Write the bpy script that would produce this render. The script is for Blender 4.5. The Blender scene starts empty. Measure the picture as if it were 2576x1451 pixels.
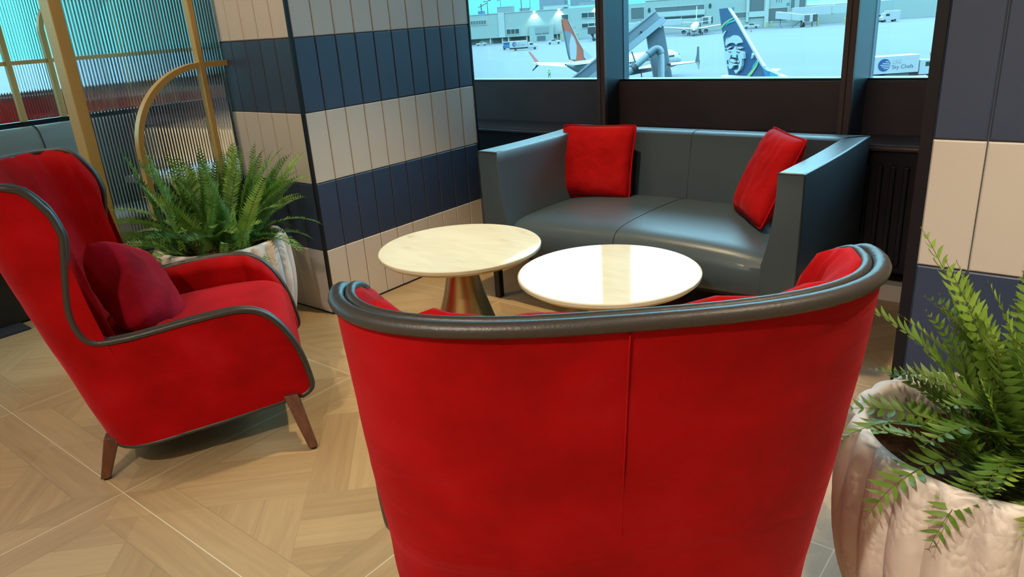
import bpy, math, random
from math import sin, cos, pi, radians as R, sqrt
from mathutils import Vector as V, Matrix, noise as MN
COL = bpy.context.scene.collection
rnd = random.Random(7)

# ------------------------------------------------------------------ materials
def nt(name):
    m = bpy.data.materials.new(name); m.use_nodes = True
    return m, m.node_tree, m.node_tree.nodes['Principled BSDF']
def mat(name, col, rough=.5, metal=0., noise=0., nscale=8., bump=0., bscale=40., sheen=0., coat=0., spec=.5,
        emit=0., trans=0., stretch=None, dark=None, coords='Object', sheentint=None, ior=None, bdist=.01):
    m, t, b = nt(name)
    b.inputs['Base Color'].default_value = (*col, 1); b.inputs['Roughness'].default_value = rough
    b.inputs['Metallic'].default_value = metal; b.inputs['Specular IOR Level'].default_value = spec
    b.inputs['Coat Weight'].default_value = coat; b.inputs['Sheen Weight'].default_value = sheen
    if sheentint: b.inputs['Sheen Tint'].default_value = (*sheentint, 1)
    if trans: b.inputs['Transmission Weight'].default_value = trans
    if ior: b.inputs['IOR'].default_value = ior
    if emit:
        b.inputs['Emission Color'].default_value = (*col, 1); b.inputs['Emission Strength'].default_value = emit
    tc = t.nodes.new('ShaderNodeTexCoord'); mp = t.nodes.new('ShaderNodeMapping')
    t.links.new(tc.outputs[coords], mp.inputs[0])
    if stretch: mp.inputs['Scale'].default_value = stretch
    if noise:
        n = t.nodes.new('ShaderNodeTexNoise'); n.inputs['Scale'].default_value = nscale; n.inputs['Detail'].default_value = 5
        t.links.new(mp.outputs[0], n.inputs['Vector'])
        cr = t.nodes.new('ShaderNodeValToRGB'); cr.color_ramp.elements[0].position = .32; cr.color_ramp.elements[1].position = .7
        d = dark or [c*(1-noise) for c in col]
        cr.color_ramp.elements[0].color = (*d, 1); cr.color_ramp.elements[1].color = (*col, 1)
        t.links.new(n.outputs[0], cr.inputs[0]); t.links.new(cr.outputs[0], b.inputs['Base Color'])
    if bump:
        n = t.nodes.new('ShaderNodeTexNoise'); n.inputs['Scale'].default_value = bscale; n.inputs['Detail'].default_value = 4
        t.links.new(mp.outputs[0], n.inputs['Vector'])
        bp = t.nodes.new('ShaderNodeBump'); bp.inputs['Strength'].default_value = bump; bp.inputs['Distance'].default_value = bdist
        t.links.new(n.outputs[0], bp.inputs['Height']); t.links.new(bp.outputs[0], b.inputs['Normal'])
    return m
def velvet(name, col, deep, pink, wr=(2.2, 2.2, 10)):
    m, t, b = nt(name); N = t.nodes.new; L = t.links.new
    tc = N('ShaderNodeTexCoord')
    n = N('ShaderNodeTexNoise'); n.inputs['Scale'].default_value = 5; n.inputs['Detail'].default_value = 6; n.inputs['Roughness'].default_value = .6
    L(tc.outputs['Object'], n.inputs['Vector'])
    cr = N('ShaderNodeValToRGB'); e = cr.color_ramp.elements
    e[0].position = .35; e[0].color = (*deep, 1); e[1].position = .78; e[1].color = (*pink, 1)
    x = e.new(.58); x.color = (*col, 1)
    L(n.outputs[0], cr.inputs[0]); L(cr.outputs[0], b.inputs['Base Color'])
    b.inputs['Roughness'].default_value = .85; b.inputs['Specular IOR Level'].default_value = .12
    b.inputs['Sheen Weight'].default_value = .35; b.inputs['Sheen Roughness'].default_value = .35
    b.inputs['Sheen Tint'].default_value = (1, .12, .16, 1)
    mp = N('ShaderNodeMapping'); mp.inputs['Scale'].default_value = wr; L(tc.outputs['Object'], mp.inputs[0])
    n2 = N('ShaderNodeTexNoise'); n2.inputs['Scale'].default_value = 1.; n2.inputs['Detail'].default_value = 3; n2.inputs['Distortion'].default_value = .6
    L(mp.outputs[0], n2.inputs['Vector'])
    bp = N('ShaderNodeBump'); bp.inputs['Strength'].default_value = .5; bp.inputs['Distance'].default_value = .016
    L(n2.outputs[0], bp.inputs['Height'])
    n3 = N('ShaderNodeTexNoise'); n3.inputs['Scale'].default_value = 900; L(tc.outputs['Object'], n3.inputs['Vector'])
    b2 = N('ShaderNodeBump'); b2.inputs['Strength'].default_value = .25; b2.inputs['Distance'].default_value = .001
    L(n3.outputs[0], b2.inputs['Height']); L(bp.outputs[0], b2.inputs['Normal']); L(b2.outputs[0], b.inputs['Normal'])
    return m
M = {}
M['red'] = velvet('red_velvet', (.40, .0016, .003), (.29, .0008, .001), (.44, .008, .013))
M['burg_shaded'] = velvet('burgundy_velvet_shaded', (.36, .003, .016), (.20, .001, .006), (.42, .012, .04))  # cushion velvet: shade and a pink sheen put into the red
M['pillow'] = velvet('bright_red_velvet', (.42, .004, .006), (.33, .002, .003), (.46, .012, .016), wr=(9, 9, 9))
M['pipe'] = mat('dark_grey_leather', (.040, .034, .030), .40, bump=.3, bscale=260, bdist=.002)
M['walnut'] = mat('walnut_wood', (.16, .055, .025), .45, noise=.5, nscale=5, stretch=(12, 12, 1.5))
M['black'] = mat('black_plastic', (.01, .01, .011), .5)
M['blackmetal'] = mat('black_powder_coat', (.008, .009, .014), .38)
M['leather'] = mat('slate_grey_leather', (.058, .088, .118), .38, bump=.25, bscale=190, noise=.1, nscale=3, spec=.55, bdist=.002)
M['seam'] = mat('dark_seam_thread', (.012, .015, .018), .6)
M['benchleather'] = mat('sage_grey_leather', (.20, .225, .205), .5, bump=.2, bscale=150, bdist=.002)
M['marble'] = None
M['brass'] = mat('brushed_brass', (.62, .43, .19), .30, 1., bump=.15, bscale=60, stretch=(1, 1, .02), bdist=.002)
M['gold'] = mat('satin_gold_paint', (.66, .45, .16), .42, .25, spec=.6)
M['white_tile'] = mat('cream_glazed_tile', (.70, .635, .585), .38, spec=.5, noise=.05, nscale=1.5)
M['navy_tile'] = mat('navy_glazed_tile', (.030, .052, .118), .46, spec=.9, bump=.08, bscale=200, bdist=.002)
M['grout'] = mat('grey_grout', (.15, .155, .165), .9)
M['planter'] = None
M['soil'] = mat('brown_soil', (.12, .045, .018), .95, noise=.6, nscale=14, bump=1., bscale=40, bdist=.03)
M['moss'] = mat('dried_moss', (.07, .075, .02), .95, noise=.6, nscale=30, bump=1., bscale=60, bdist=.02)
M['panel'] = mat('dark_brown_metal_panel', (.115, .082, .092), .5, noise=.2, nscale=6, bump=.05, bscale=300)
M['mull'] = mat('bronze_aluminium', (.12, .08, .085), .45, .2)
M['mullside'] = mat('skylit_blue_aluminium', (.05, .08, .11), .35, .5)  # mullion sides, with the blue window light mixed into the colour
M['heater'] = mat('navy_black_metal', (.009, .010, .020), .45)
M['chrome'] = mat('aluminium_edge', (.5, .5, .5), .3, 1.)
M['ceiling'] = mat('white_ceiling_paint', (.75, .73, .70), .9)
M['cream_wall'] = mat('cream_wall_paint', (.62, .50, .34), .8)
M['whitetop'] = mat('white_counter', (.8, .82, .84), .4)
M['darkcounter'] = mat('black_counter_front', (.015, .016, .016), .6)
M['rug'] = mat('charcoal_rug', (.03, .035, .045), .95, bump=1, bscale=150, bdist=.01)
M['steel'] = mat('galvanised_steel', (.055, .085, .105), .5, .2, noise=.15, nscale=3)
M['steeldark'] = mat('grey_steel', (.04, .065, .085), .5, .2)
M['pipegrey'] = mat('painted_pipe', (.085, .125, .15), .45)

def glass_pane(name, tint, refl=1.):
    m = bpy.data.materials.new(name); m.use_nodes = True; t = m.node_tree; t.nodes.clear()
    o = t.nodes.new('ShaderNodeOutputMaterial'); mx = t.nodes.new('ShaderNodeMixShader')
    tr = t.nodes.new('ShaderNodeBsdfTransparent'); tr.inputs[0].default_value = (*tint, 1)
    g = t.nodes.new('ShaderNodeBsdfGlossy'); g.inputs['Roughness'].default_value = .02
    f = t.nodes.new('ShaderNodeFresnel'); f.inputs[0].default_value = 1.45
    t.links.new(f.outputs[0], mx.inputs[0]); t.links.new(tr.outputs[0], mx.inputs[1]); t.links.new(g.outputs[0], mx.inputs[2])
    t.links.new(mx.outputs[0], o.inputs[0]); return m
M['glass'] = glass_pane('clear_window_glass', (.93, .97, .98))
def fluted_glass():
    m, t, b = nt('fluted_glass')
    b.inputs['Base Color'].default_value = (.97, .99, 1, 1); b.inputs['Roughness'].default_value = .03
    b.inputs['Transmission Weight'].default_value = 1; b.inputs['IOR'].default_value = 1.5
    return m
M['fluted'] = fluted_glass()
def marble():
    m, t, b = nt('cream_marble'); N = t.nodes.new; L = t.links.new
    tc = N('ShaderNodeTexCoord'); mp = N('ShaderNodeMapping'); mp.inputs['Scale'].default_value = (2.2, 7, 1); mp.inputs['Rotation'].default_value = (0, 0, -.7)
    L(tc.outputs['Object'], mp.inputs[0])
    n = N('ShaderNodeTexNoise'); n.inputs['Scale'].default_value = 1.6; n.inputs['Detail'].default_value = 8; n.inputs['Distortion'].default_value = 1.2
    L(mp.outputs[0], n.inputs['Vector'])
    cr = N('ShaderNodeValToRGB'); e = cr.color_ramp.elements
    e[0].position = .27; e[0].color = (.50, .43, .31, 1); e[1].position = .36; e[1].color = (.63, .58, .44, 1)
    x = e.new(.6); x.color = (.68, .64, .50, 1)
    L(n.outputs[0], cr.inputs[0]); L(cr.outputs[0], b.inputs['Base Color'])
    b.inputs['Roughness'].default_value = .07; b.inputs['Specular IOR Level'].default_value = .10
    return m
M['marble'] = marble()
def planter_mat():
    m, t, b = nt('white_cement_planter'); N = t.nodes.new; L = t.links.new
    b.inputs['Roughness'].default_value = .75
    tc = N('ShaderNodeTexCoord')
    n = N('ShaderNodeTexNoise'); n.inputs['Scale'].default_value = 6; n.inputs['Detail'].default_value = 6
    L(tc.outputs['Object'], n.inputs['Vector'])
    cr = N('ShaderNodeValToRGB'); e = cr.color_ramp.elements
    e[0].position = .3; e[0].color = (.66, .59, .58, 1); e[1].position = .65; e[1].color = (.78, .71, .67, 1)
    L(n.outputs[0], cr.inputs[0]); L(cr.outputs[0], b.inputs['Base Color'])
    v = N('ShaderNodeTexVoronoi'); v.inputs['Scale'].default_value = 85; v.feature = 'F1'
    mp = N('ShaderNodeMapping'); mp.inputs['Scale'].default_value = (1, 1, .7); L(tc.outputs['Object'], mp.inputs[0]); L(mp.outputs[0], v.inputs['Vector'])
    n2 = N('ShaderNodeTexNoise'); n2.inputs['Scale'].default_value = 9; L(tc.outputs['Object'], n2.inputs['Vector'])
    r2 = N('ShaderNodeValToRGB'); r2.color_ramp.elements[0].position = .47; r2.color_ramp.elements[1].position = .6
    L(n2.outputs[0], r2.inputs[0])
    mu = N('ShaderNodeMath'); mu.operation = 'MULTIPLY'; L(v.outputs[0], mu.inputs[0]); L(r2.outputs[0], mu.inputs[1])
    bp = N('ShaderNodeBump'); bp.inputs['Strength'].default_value = .7; bp.inputs['Distance'].default_value = .004; bp.invert = True
    L(mu.outputs[0], bp.inputs['Height']); L(bp.outputs[0], b.inputs['Normal'])
    return m
M['planter'] = planter_mat()
def leafmat(name, a, c):
    m, t, b = nt(name); N = t.nodes.new; L = t.links.new
    tc = N('ShaderNodeTexCoord'); n = N('ShaderNodeTexNoise'); n.inputs['Scale'].default_value = 7
    L(tc.outputs['Object'], n.inputs['Vector'])
    oi = N('ShaderNodeObjectInfo'); ad = N('ShaderNodeMath'); ad.operation = 'ADD'
    ml = N('ShaderNodeMath'); ml.operation = 'MULTIPLY_ADD'; ml.inputs[1].default_value = .7; ml.inputs[2].default_value = -.35
    L(oi.outputs['Random'], ml.inputs[0]); L(n.outputs[0], ad.inputs[0]); L(ml.outputs[0], ad.inputs[1])
    cr = N('ShaderNodeValToRGB'); e = cr.color_ramp.elements
    e[0].position = .15; e[0].color = (*a, 1); e[1].position = .85; e[1].color = (*c, 1)
    L(ad.outputs[0], cr.inputs[0]); L(cr.outputs[0], b.inputs['Base Color'])
    b.inputs['Roughness'].default_value = .45; b.inputs['Subsurface Weight'].default_value = 0
    tr = N('ShaderNodeBsdfTranslucent'); L(cr.outputs[0], tr.inputs[0])
    mx = N('ShaderNodeMixShader'); mx.inputs[0].default_value = .25
    o = t.nodes['Material Output']; L(b.outputs[0], mx.inputs[1]); L(tr.outputs[0], mx.inputs[2]); L(mx.outputs[0], o.inputs[0])
    return m
M['leafR'] = leafmat('fern_leaf_fresh', (.07, .16, .02), (.30, .46, .07))
M['leafL'] = leafmat('fern_leaf_deep', (.045, .16, .03), (.28, .50, .09))
M['stem'] = mat('fern_stem', (.10, .085, .03), .6)
def floor_mat():
    # parquet-print tiles: 0.95 m modules, pale joints on the module grid, boards at alternating angles
    m, t, b = nt('oak_parquet_tile'); N = t.nodes.new; L = t.links.new
    def math(op, a=None, bb=None, c=None):
        n = N('ShaderNodeMath'); n.operation = op
        for i, v in enumerate((a, bb, c)):
            if v is None: continue
            if isinstance(v, (int, float)): n.inputs[i].default_value = v
            else: L(v, n.inputs[i])
        return n.outputs[0]
    tc = N('ShaderNodeTexCoord'); sp = N('ShaderNodeSeparateXYZ'); L(tc.outputs['Object'], sp.inputs[0])
    x = math('DIVIDE', math('ADD', sp.outputs[0], 2.29), .955); y = math('DIVIDE', math('SUBTRACT', sp.outputs[1], .735), .955)
    fx = math('FRACT', x); fy = math('FRACT', y); ix = math('FLOOR', x); iy = math('FLOOR', y)
    # module id
    wn = N('ShaderNodeTexWhiteNoise'); wn.noise_dimensions = '2D'
    cb = N('ShaderNodeCombineXYZ'); L(ix, cb.inputs[0]); L(iy, cb.inputs[1]); L(cb.outputs[0], wn.inputs['Vector'])
    ex = math('ABSOLUTE', math('SUBTRACT', fx, .5)); ey = math('ABSOLUTE', math('SUBTRACT', fy, .5))
    edge = math('MAXIMUM', ex, ey)
    joint = math('GREATER_THAN', edge, .4985)
    # versailles style: border boards and a 45-degree basket inside
    def rotc(ang, s):
        mp = N('ShaderNodeMapping'); mp.inputs['Rotation'].default_value = (0, 0, ang); mp.inputs['Scale'].default_value = (s, s, s)
        L(tc.outputs['Object'], mp.inputs[0]); return mp.outputs[0]
    v45 = rotc(R(45), 1.); s45 = N('ShaderNodeSeparateXYZ'); L(v45, s45.inputs[0])
    W = .125
    a = math('DIVIDE', s45.outputs[0], W*4); c = math('DIVIDE', s45.outputs[1], W*4)
    par = math('MODULO', math('ABSOLUTE', math('ADD', math('FLOOR', a), math('FLOOR', c))), 2.)
    par = math('GREATER_THAN', par, .5)
    inv = math('SUBTRACT', 1., par)
    def board(p, q, w, l):  # board id and gap from coordinates p (across), q (along)
        u = math('DIVIDE', p, w); r = math('FLOOR', u); g = math('GREATER_THAN', math('ABSOLUTE', math('SUBTRACT', math('FRACT', u), .5)), .485)
        return r, g
    r1, g1 = board(s45.outputs[0], s45.outputs[1], W, 1); r2, g2 = board(s45.outputs[1], s45.outputs[0], W, 1)
    rid = math('ADD', math('MULTIPLY', r1, par), math('MULTIPLY', math('ADD', r2, 57.), inv))
    gp = math('ADD', math('MULTIPLY', g1, par), math('MULTIPLY', g2, inv))
    # grain, along each board
    def grain(vec, sc):
        mp = N('ShaderNodeMapping'); mp.inputs['Scale'].default_value = sc; L(vec, mp.inputs[0])
        n = N('ShaderNodeTexNoise'); n.inputs['Scale'].default_value = 1.; n.inputs['Detail'].default_value = 6; n.inputs['Roughness'].default_value = .62
        n.inputs['Distortion'].default_value = .5
        L(mp.outputs[0], n.inputs['Vector']); return n.outputs[0]
    ga = grain(v45, (38, 2.6, 1)); gb = grain(v45, (2.6, 38, 1))
    g = math('ADD', math('MULTIPLY', ga, par), math('MULTIPLY', gb, inv))
    # border ring
    ring = math('GREATER_THAN', edge, .385)
    xb = math('GREATER_THAN', ex, ey)
    gx = grain(tc.outputs['Object'], (38, 2.6, 1)); gy = grain(tc.outputs['Object'], (2.6, 38, 1))
    gr = math('ADD', math('MULTIPLY', gx, xb), math('MULTIPLY', gy, math('SUBTRACT', 1., xb)))
    nr = math('SUBTRACT', 1., ring)
    G = math('ADD', math('MULTIPLY', g, nr), math('MULTIPLY', gr, ring))
    rid = math('ADD', math('MULTIPLY', rid, nr), math('MULTIPLY', math('ADD', xb, math('MULTIPLY', math('ADD', ix, iy), 3.)), ring))
    rg = math('LESS_THAN', math('ABSOLUTE', math('SUBTRACT', edge, .385)), .0025)
    gp = math('MAXIMUM', math('MULTIPLY', gp, nr), rg)
    w2 = N('ShaderNodeTexWhiteNoise'); w2.noise_dimensions = '3D'
    cb2 = N('ShaderNodeCombineXYZ'); L(rid, cb2.inputs[0])
    L(math('FLOOR', math('MULTIPLY', a, 1)), cb2.inputs[1]); L(math('FLOOR', math('MULTIPLY', c, 1)), cb2.inputs[2]); L(cb2.outputs[0], w2.inputs['Vector'])
    val = math('ADD', math('MULTIPLY', G, .75), math('MULTIPLY', w2.outputs[0], .32))
    cr = N('ShaderNodeValToRGB'); e = cr.color_ramp.elements
    e[0].position = .12; e[0].color = (.33, .215, .108, 1); e[1].position = .88; e[1].color = (.54, .385, .205, 1)
    L(val, cr.inputs[0])
    m1 = N('ShaderNodeMix'); m1.data_type = 'RGBA'; L(math('MULTIPLY', gp, .35), m1.inputs[0]); L(cr.outputs[0], m1.inputs[6]); m1.inputs[7].default_value = (.25, .17, .09, 1)
    m2 = N('ShaderNodeMix'); m2.data_type = 'RGBA'; L(joint, m2.inputs[0]); L(m1.outputs[2], m2.inputs[6]); m2.inputs[7].default_value = (.75, .66, .50, 1)
    L(m2.outputs[2], b.inputs['Base Color']); b.inputs['Roughness'].default_value = .42; b.inputs['Specular IOR Level'].default_value = .45
    return m
M['floor'] = floor_mat()

# ------------------------------------------------------------------ mesh builder
class MB:
    def __init__(s): s.v = []; s.f = []; s.m = []
    def add(s, vs, fs, mi=0):
        o = len(s.v); s.v += [tuple(p) for p in vs]; s.f += [tuple(i+o for i in f) for f in fs]; s.m += [mi]*len(fs)
    def box(s, x0, x1, y0, y1, z0, z1, mi=0, T=None):
        P = [V((x, y, z)) for x in (x0, x1) for y in (y0, y1) for z in (z0, z1)]
        if T: P = [T @ p for p in P]
        s.add(P, [(0, 1, 3, 2), (4, 6, 7, 5), (0, 4, 5, 1), (2, 3, 7, 6), (0, 2, 6, 4), (1, 5, 7, 3)], mi); return s
    def hexa(s, bot, top, mi=0):  # 4 bottom pts, 4 top pts (ccw from above)
        s.add(list(bot)+list(top), [(3, 2, 1, 0), (4, 5, 6, 7), (0, 1, 5, 4), (1, 2, 6, 5), (2, 3, 7, 6), (3, 0, 4, 7)], mi); return s
    def grid(s, rows, mi=0, cu=False, cv=False):
        n = len(rows[0]); fs = []
        for j in range(len(rows)-(0 if cv else 1)):
            for i in range(n-(0 if cu else 1)):
                a, b = j*n+i, j*n+(i+1) % n; k = (j+1) % len(rows)
                fs.append((a, b, k*n+(i+1) % n, k*n+i))
        s.add([p for r in rows for p in r], fs, mi); return s
    def lathe(s, prof, n=48, mi=0, c=(0, 0), fn=None, caps=True):
        rows = []
        for r, z in prof:
            rows.append([(c[0]+(r if not fn else fn(r, z, 2*pi*i/n))*cos(2*pi*i/n), c[1]+(r if not fn else fn(r, z, 2*pi*i/n))*sin(2*pi*i/n), z) for i in range(n)])
        o = len(s.v); s.grid(rows, mi, cu=True)
        if caps:
            if prof[0][0] > 1e-5: s.f.append(tuple(o+i for i in range(n))[::-1]); s.m.append(mi)
            if prof[-1][0] > 1e-5: s.f.append(tuple(o+(len(prof)-1)*n+i for i in range(n))); s.m.append(mi)
        return s
    def tube(s, pts, r, n=8, mi=0, closed=False, caps=True, flat=None):
        pts = [V(p) for p in pts]; L = len(pts); rows = []
        up = None
        for i in range(L):
            if closed: d = (pts[(i+1) % L]-pts[i-1])
            else: d = pts[min(i+1, L-1)]-pts[max(i-1, 0)]
            d.normalize()
            if up is None:
                up = V((0, 0, 1)) if abs(d.z) < .9 else V((1, 0, 0))
            up = (up-d*up.dot(d)).normalized(); sd = d.cross(up)
            rr = r[i] if isinstance(r, (list, tuple)) else r
            rows.append([pts[i]+(up*cos(2*pi*k/n)*(flat or 1)+sd*sin(2*pi*k/n))*rr for k in range(n)])
        o = len(s.v); s.grid(rows, mi, cu=True, cv=closed)
        if caps and not closed:
            s.f.append(tuple(o+k for k in range(n))); s.m.append(mi)
            s.f.append(tuple(o+(L-1)*n+k for k in range(n))[::-1]); s.m.append(mi)
        return s
    def prism(s, poly, depth, F, mi=0):  # poly 2D, F maps (u,v,w)->3D, w from 0..depth or tuple
        d0, d1 = depth if isinstance(depth, tuple) else (0, depth); n = len(poly)
        vs = [F(u, v, d0) for u, v in poly]+[F(u, v, d1) for u, v in poly]
        s.add(vs, [tuple(range(n))[::-1], tuple(range(n, 2*n))]+[(i, (i+1) % n, n+(i+1) % n, n+i) for i in range(n)], mi); return s
    def sphere(s, c, r, n=16, m=10, mi=0):
        sc = r if isinstance(r, (tuple, list)) else (r, r, r); rows = []
        for j in range(m+1):
            a = -pi/2+pi*j/m
            rows.append([(c[0]+sc[0]*cos(a)*cos(2*pi*i/n), c[1]+sc[1]*cos(a)*sin(2*pi*i/n), c[2]+sc[2]*sin(a)) for i in range(n)])
        s.grid(rows, mi, cu=True); return s
def obj(name, mb, mats, parent=None, smooth=False, bevel=0, subd=0, fixn=True, ang=35):
    me = bpy.data.meshes.new(name); me.from_pydata(mb.v, [], mb.f)
    for k in (mats if isinstance(mats, (list, tuple)) else [mats]): me.materials.append(M[k] if isinstance(k, str) else k)
    for p, i in zip(me.polygons, mb.m): p.material_index = i
    if fixn:
        import bmesh
        b = bmesh.new(); b.from_mesh(me); bmesh.ops.remove_doubles(b, verts=b.verts, dist=1e-6)
        bmesh.ops.recalc_face_normals(b, faces=b.faces); b.to_mesh(me); b.free()
    if smooth:
        me.polygons.foreach_set('use_smooth', [len(p.vertices) < 9 for p in me.polygons])
        if ang < 180:
            try: me.set_sharp_from_angle(angle=R(ang))
            except Exception: pass
    o = bpy.data.objects.new(name, me); COL.objects.link(o)
    if parent: o.parent = parent
    if bevel:
        k = o.modifiers.new('bevel', 'BEVEL'); k.width = bevel; k.segments = 2; k.limit_method = 'ANGLE'; k.angle_limit = R(40)
    if subd:
        k = o.modifiers.new('subd', 'SUBSURF'); k.levels = k.render_levels = subd
    return o
def tag(o, label=None, cat=None, group=None, kind=None):
    if label: o['label'] = label
    if cat: o['category'] = cat
    if group: o['group'] = group
    if kind: o['kind'] = kind
    return o
def empty(name, loc, rz=0., label=None, cat=None, group=None, kind=None):
    e = bpy.data.objects.new(name, None); COL.objects.link(e); e.location = loc; e.rotation_euler = (0, 0, rz); e.empty_display_size = .1
    return tag(e, label, cat, group, kind)
def struct(name, mb, mats, label=None, cat=None, **k):
    o = obj(name, mb, mats, **k); return tag(o, label, cat, kind='structure')
def copy_tree(root, loc, rz, label, group=None):
    def cp(o, par):
        c = o.copy(); COL.objects.link(c)
        if par: c.parent = par
        for ch in list(o.children): cp(ch, c)
        return c
    r = cp(root, None); r.location = loc; r.rotation_euler = (0, 0, rz); r['label'] = label
    if group: r['group'] = group
    return r

# ------------------------------------------------------------------ the room
H = 3.1
struct('floor', MB().box(-9.3, 3.2, -4.5, 4.3, -.12, 0), 'floor', 'pale oak parquet tiled floor with light joints', 'floor')
struct('ceiling', MB().box(-9.3, 3.2, -4.5, 4.3, H, H+.12), 'ceiling', 'plain pale ceiling above the lounge', 'ceiling')
struct('wall_right', MB().box(3.0, 3.2, -4.5, 4.3, 0, H), 'cream_wall', 'cream wall closing the lounge on the far side', 'wall')
struct('wall_back', MB().box(-9.3, 3.2, -4.7, -4.5, 0, H), 'cream_wall', 'cream wall behind the viewer', 'wall')
struct('wall_left', MB().box(-9.15, -9.0, -4.5, 4.0, 0, .95).box(-9.15, -9.0, -4.5, 4.0, 2.85, H), 'panel', 'dark panelled end wall below the far windows', 'wall')
wl = struct('window_11', MB().box(-9.05, -9.04, -4.5, 3.9, .95, 2.85), 'glass', 'far end window beyond the glass screens', 'window')
obj('window_frame', MB().box(-9.1, -8.98, 3.84, 3.96, 0, H).box(-9.1, -8.98, 1.0, 1.12, .95, 2.85).box(-9.1, -8.98, -2, -1.88, .95, 2.85), 'mull', wl)
YW = 3.95; SILL = .962
# window wall: spandrel, ledge, heater front
struct('wall_window', MB().box(-9.0, 3.0, YW-.02, YW+.12, .60, SILL-.012), 'panel', 'dark brown metal panel below the windows', 'wall')
struct('wall_header', MB().box(-9.0, 3.0, YW-.02, YW+.12, 2.85, H), 'panel', 'dark panel above the windows', 'wall')
struct('wall_plinth', MB().box(-9.0, 3.0, YW-.02, YW+.12, -.0, .60), 'heater', 'dark wall behind the heater cabinet', 'wall')
led = struct('trim_1', MB().box(-9.0, 3.0, 3.64, YW-.02, .672, .700), 'panel', 'dark metal ledge running under the windows', 'window ledge', bevel=.004)
obj('ledge_edge', MB().box(-9.0, 3.0, 3.634, 3.640, .684, .690), 'chrome', led)
h = struct('heater_cabinet', MB().box(-9.0, 3.0, 3.68, YW-.02, .09, .672), 'heater', 'long black heater cabinet with vertical ribs below the window ledge', 'heater cabinet')
g = MB()
x = -2.9
while x < .35:
    g.box(x, x+.022, 3.655, 3.68, .13, .60); x += .055
obj('ribbed_grille', g, 'heater', h, bevel=.004)
struct('baseboard_window', MB().box(-2.6, 3.0, 3.54, 3.60, 0, .078), 'white_tile', 'cream tile skirting at the foot of the heater cabinet', 'skirting')
# windows and mullions
MUL = [(-8.0, .13), (-6.2, .13), (-4.4, .13), (-2.325, .19), (-.955, .28), (1.2, .2), (2.6, .2)]
for i in range(len(MUL)+1):
    a = MUL[i-1][0] if i > 0 else -9.0; b = MUL[i][0] if i < len(MUL) else 3.0
    w = struct('window_%d' % (i+1), MB().box(a, b, YW+.035, YW+.047, SILL-.012, 2.85), 'glass')
    obj('window_frame', MB().box(a, b, YW+.0, YW+.1, SILL-.012, SILL), 'blackmetal', w)
    w['label'] = 'window pane between dark mullions looking over the airport apron'; w['category'] = 'window'
for i, (x, d) in enumerate(MUL):
    mb = MB()
    mb.box(x-.052, x, YW-d, YW-d+.03, .70, 2.85, 0)          # bronze front face
    mb.box(x-.030, x-.026, YW-d-.003, YW-d, .70, 2.85, 2)    # groove
    mb.box(x-.045, x-.004, YW-d+.03, YW+.10, .70, 2.85, 1)
    o = struct('trim_%d' % (i+2), mb, ['mull', 'mullside', 'black'], 'bronze faced vertical window mullion', 'mullion', bevel=.003)
# tiled pillars: rows are 0.332 m tall, alternating cream and navy, tiles 0.118 wide
RH = .3318; TW = .1185
def tiled(name, label, faces, core, trims):
    root = empty(name, (0, 0, 0), 0, label, 'pillar', kind='structure')
    obj('pillar_core', core, 'grout', root)
    A, B = MB(), MB()
    for (F, n, off) in faces:
        for r in range(10):
            z0 = r*RH; z1 = min((r+1)*RH, H)
            if z0 >= H: break
            mb = A if r % 2 == 0 else B
            for k in range(n):
                u0, u1 = off+k*TW, off+(k+1)*TW; g = .0017; e = .0035
                P = [F(u0+g, z0+g, 0), F(u1-g, z0+g, 0), F(u1-g, z1-g, 0), F(u0+g, z1-g, 0)]
                T = [F(u0+g+e, z0+g+e, .008), F(u1-g-e, z0+g+e, .008), F(u1-g-e, z1-g-e, .008), F(u0+g+e, z1-g-e, .008)]
                Q = [F(u0+g, z0+g, .005), F(u1-g, z0+g, .005), F(u1-g, z1-g, .005), F(u0+g, z1-g, .005)]
                mb.add(P+Q+T, [(8, 9, 10, 11)]+[(i, (i+1) % 4, 4+(i+1) % 4, 4+i) for i in range(4)]+[(4+i, 4+(i+1) % 4, 8+(i+1) % 4, 8+i) for i in range(4)])
    obj('cream_tiles', A, 'white_tile', root); obj('navy_tiles', B, 'navy_tile', root)
    obj('corner_trim', trims, 'blackmetal', root)
    return root
PX, PY0, PY1, PXL = -2.92, 2.10, 3.30, -3.515
tiled('pillar', 'square pillar clad in cream and navy striped tiles, left of the sofa',
      [(lambda u, z, w: (PX-.008+w, PY0+.0125+u, z), 10, 0.), (lambda u, z, w: (PX-.011-u, PY0+.008-w, z), 5, 0.)],
      MB().box(PXL, PX-.008, PY0+.008, PY1, 0, H),
      MB().box(PX-.011, PX+.003, PY0-.003, PY0+.0115, 0, H).box(PX-.006, PX+.003, PY1-.006, PY1+.006, 0, H).box(PXL-.012, PXL+.006, PY0-.003, PY0+.05, 0, H).box(PX-.009, PX+.004, PY0+.012, PY1, 0, .008).box(PXL, PX, PY0-.004, PY0+.009, 0, .006))
tiled('pillar', 'square pillar clad in cream and navy striped tiles, behind the fern at the window end',
      [(lambda u, z, w: (-.345+u, PY0+.008-w, z), 10, 0.)],
      MB().box(-.345, .84, PY0+.008, 3.5, 0, H),
      MB().box(-.372, -.345, PY0-.002, PY0+.03, 0, H).box(-.372, -.345, PY0+.03, 3.5, 0, H))

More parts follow.
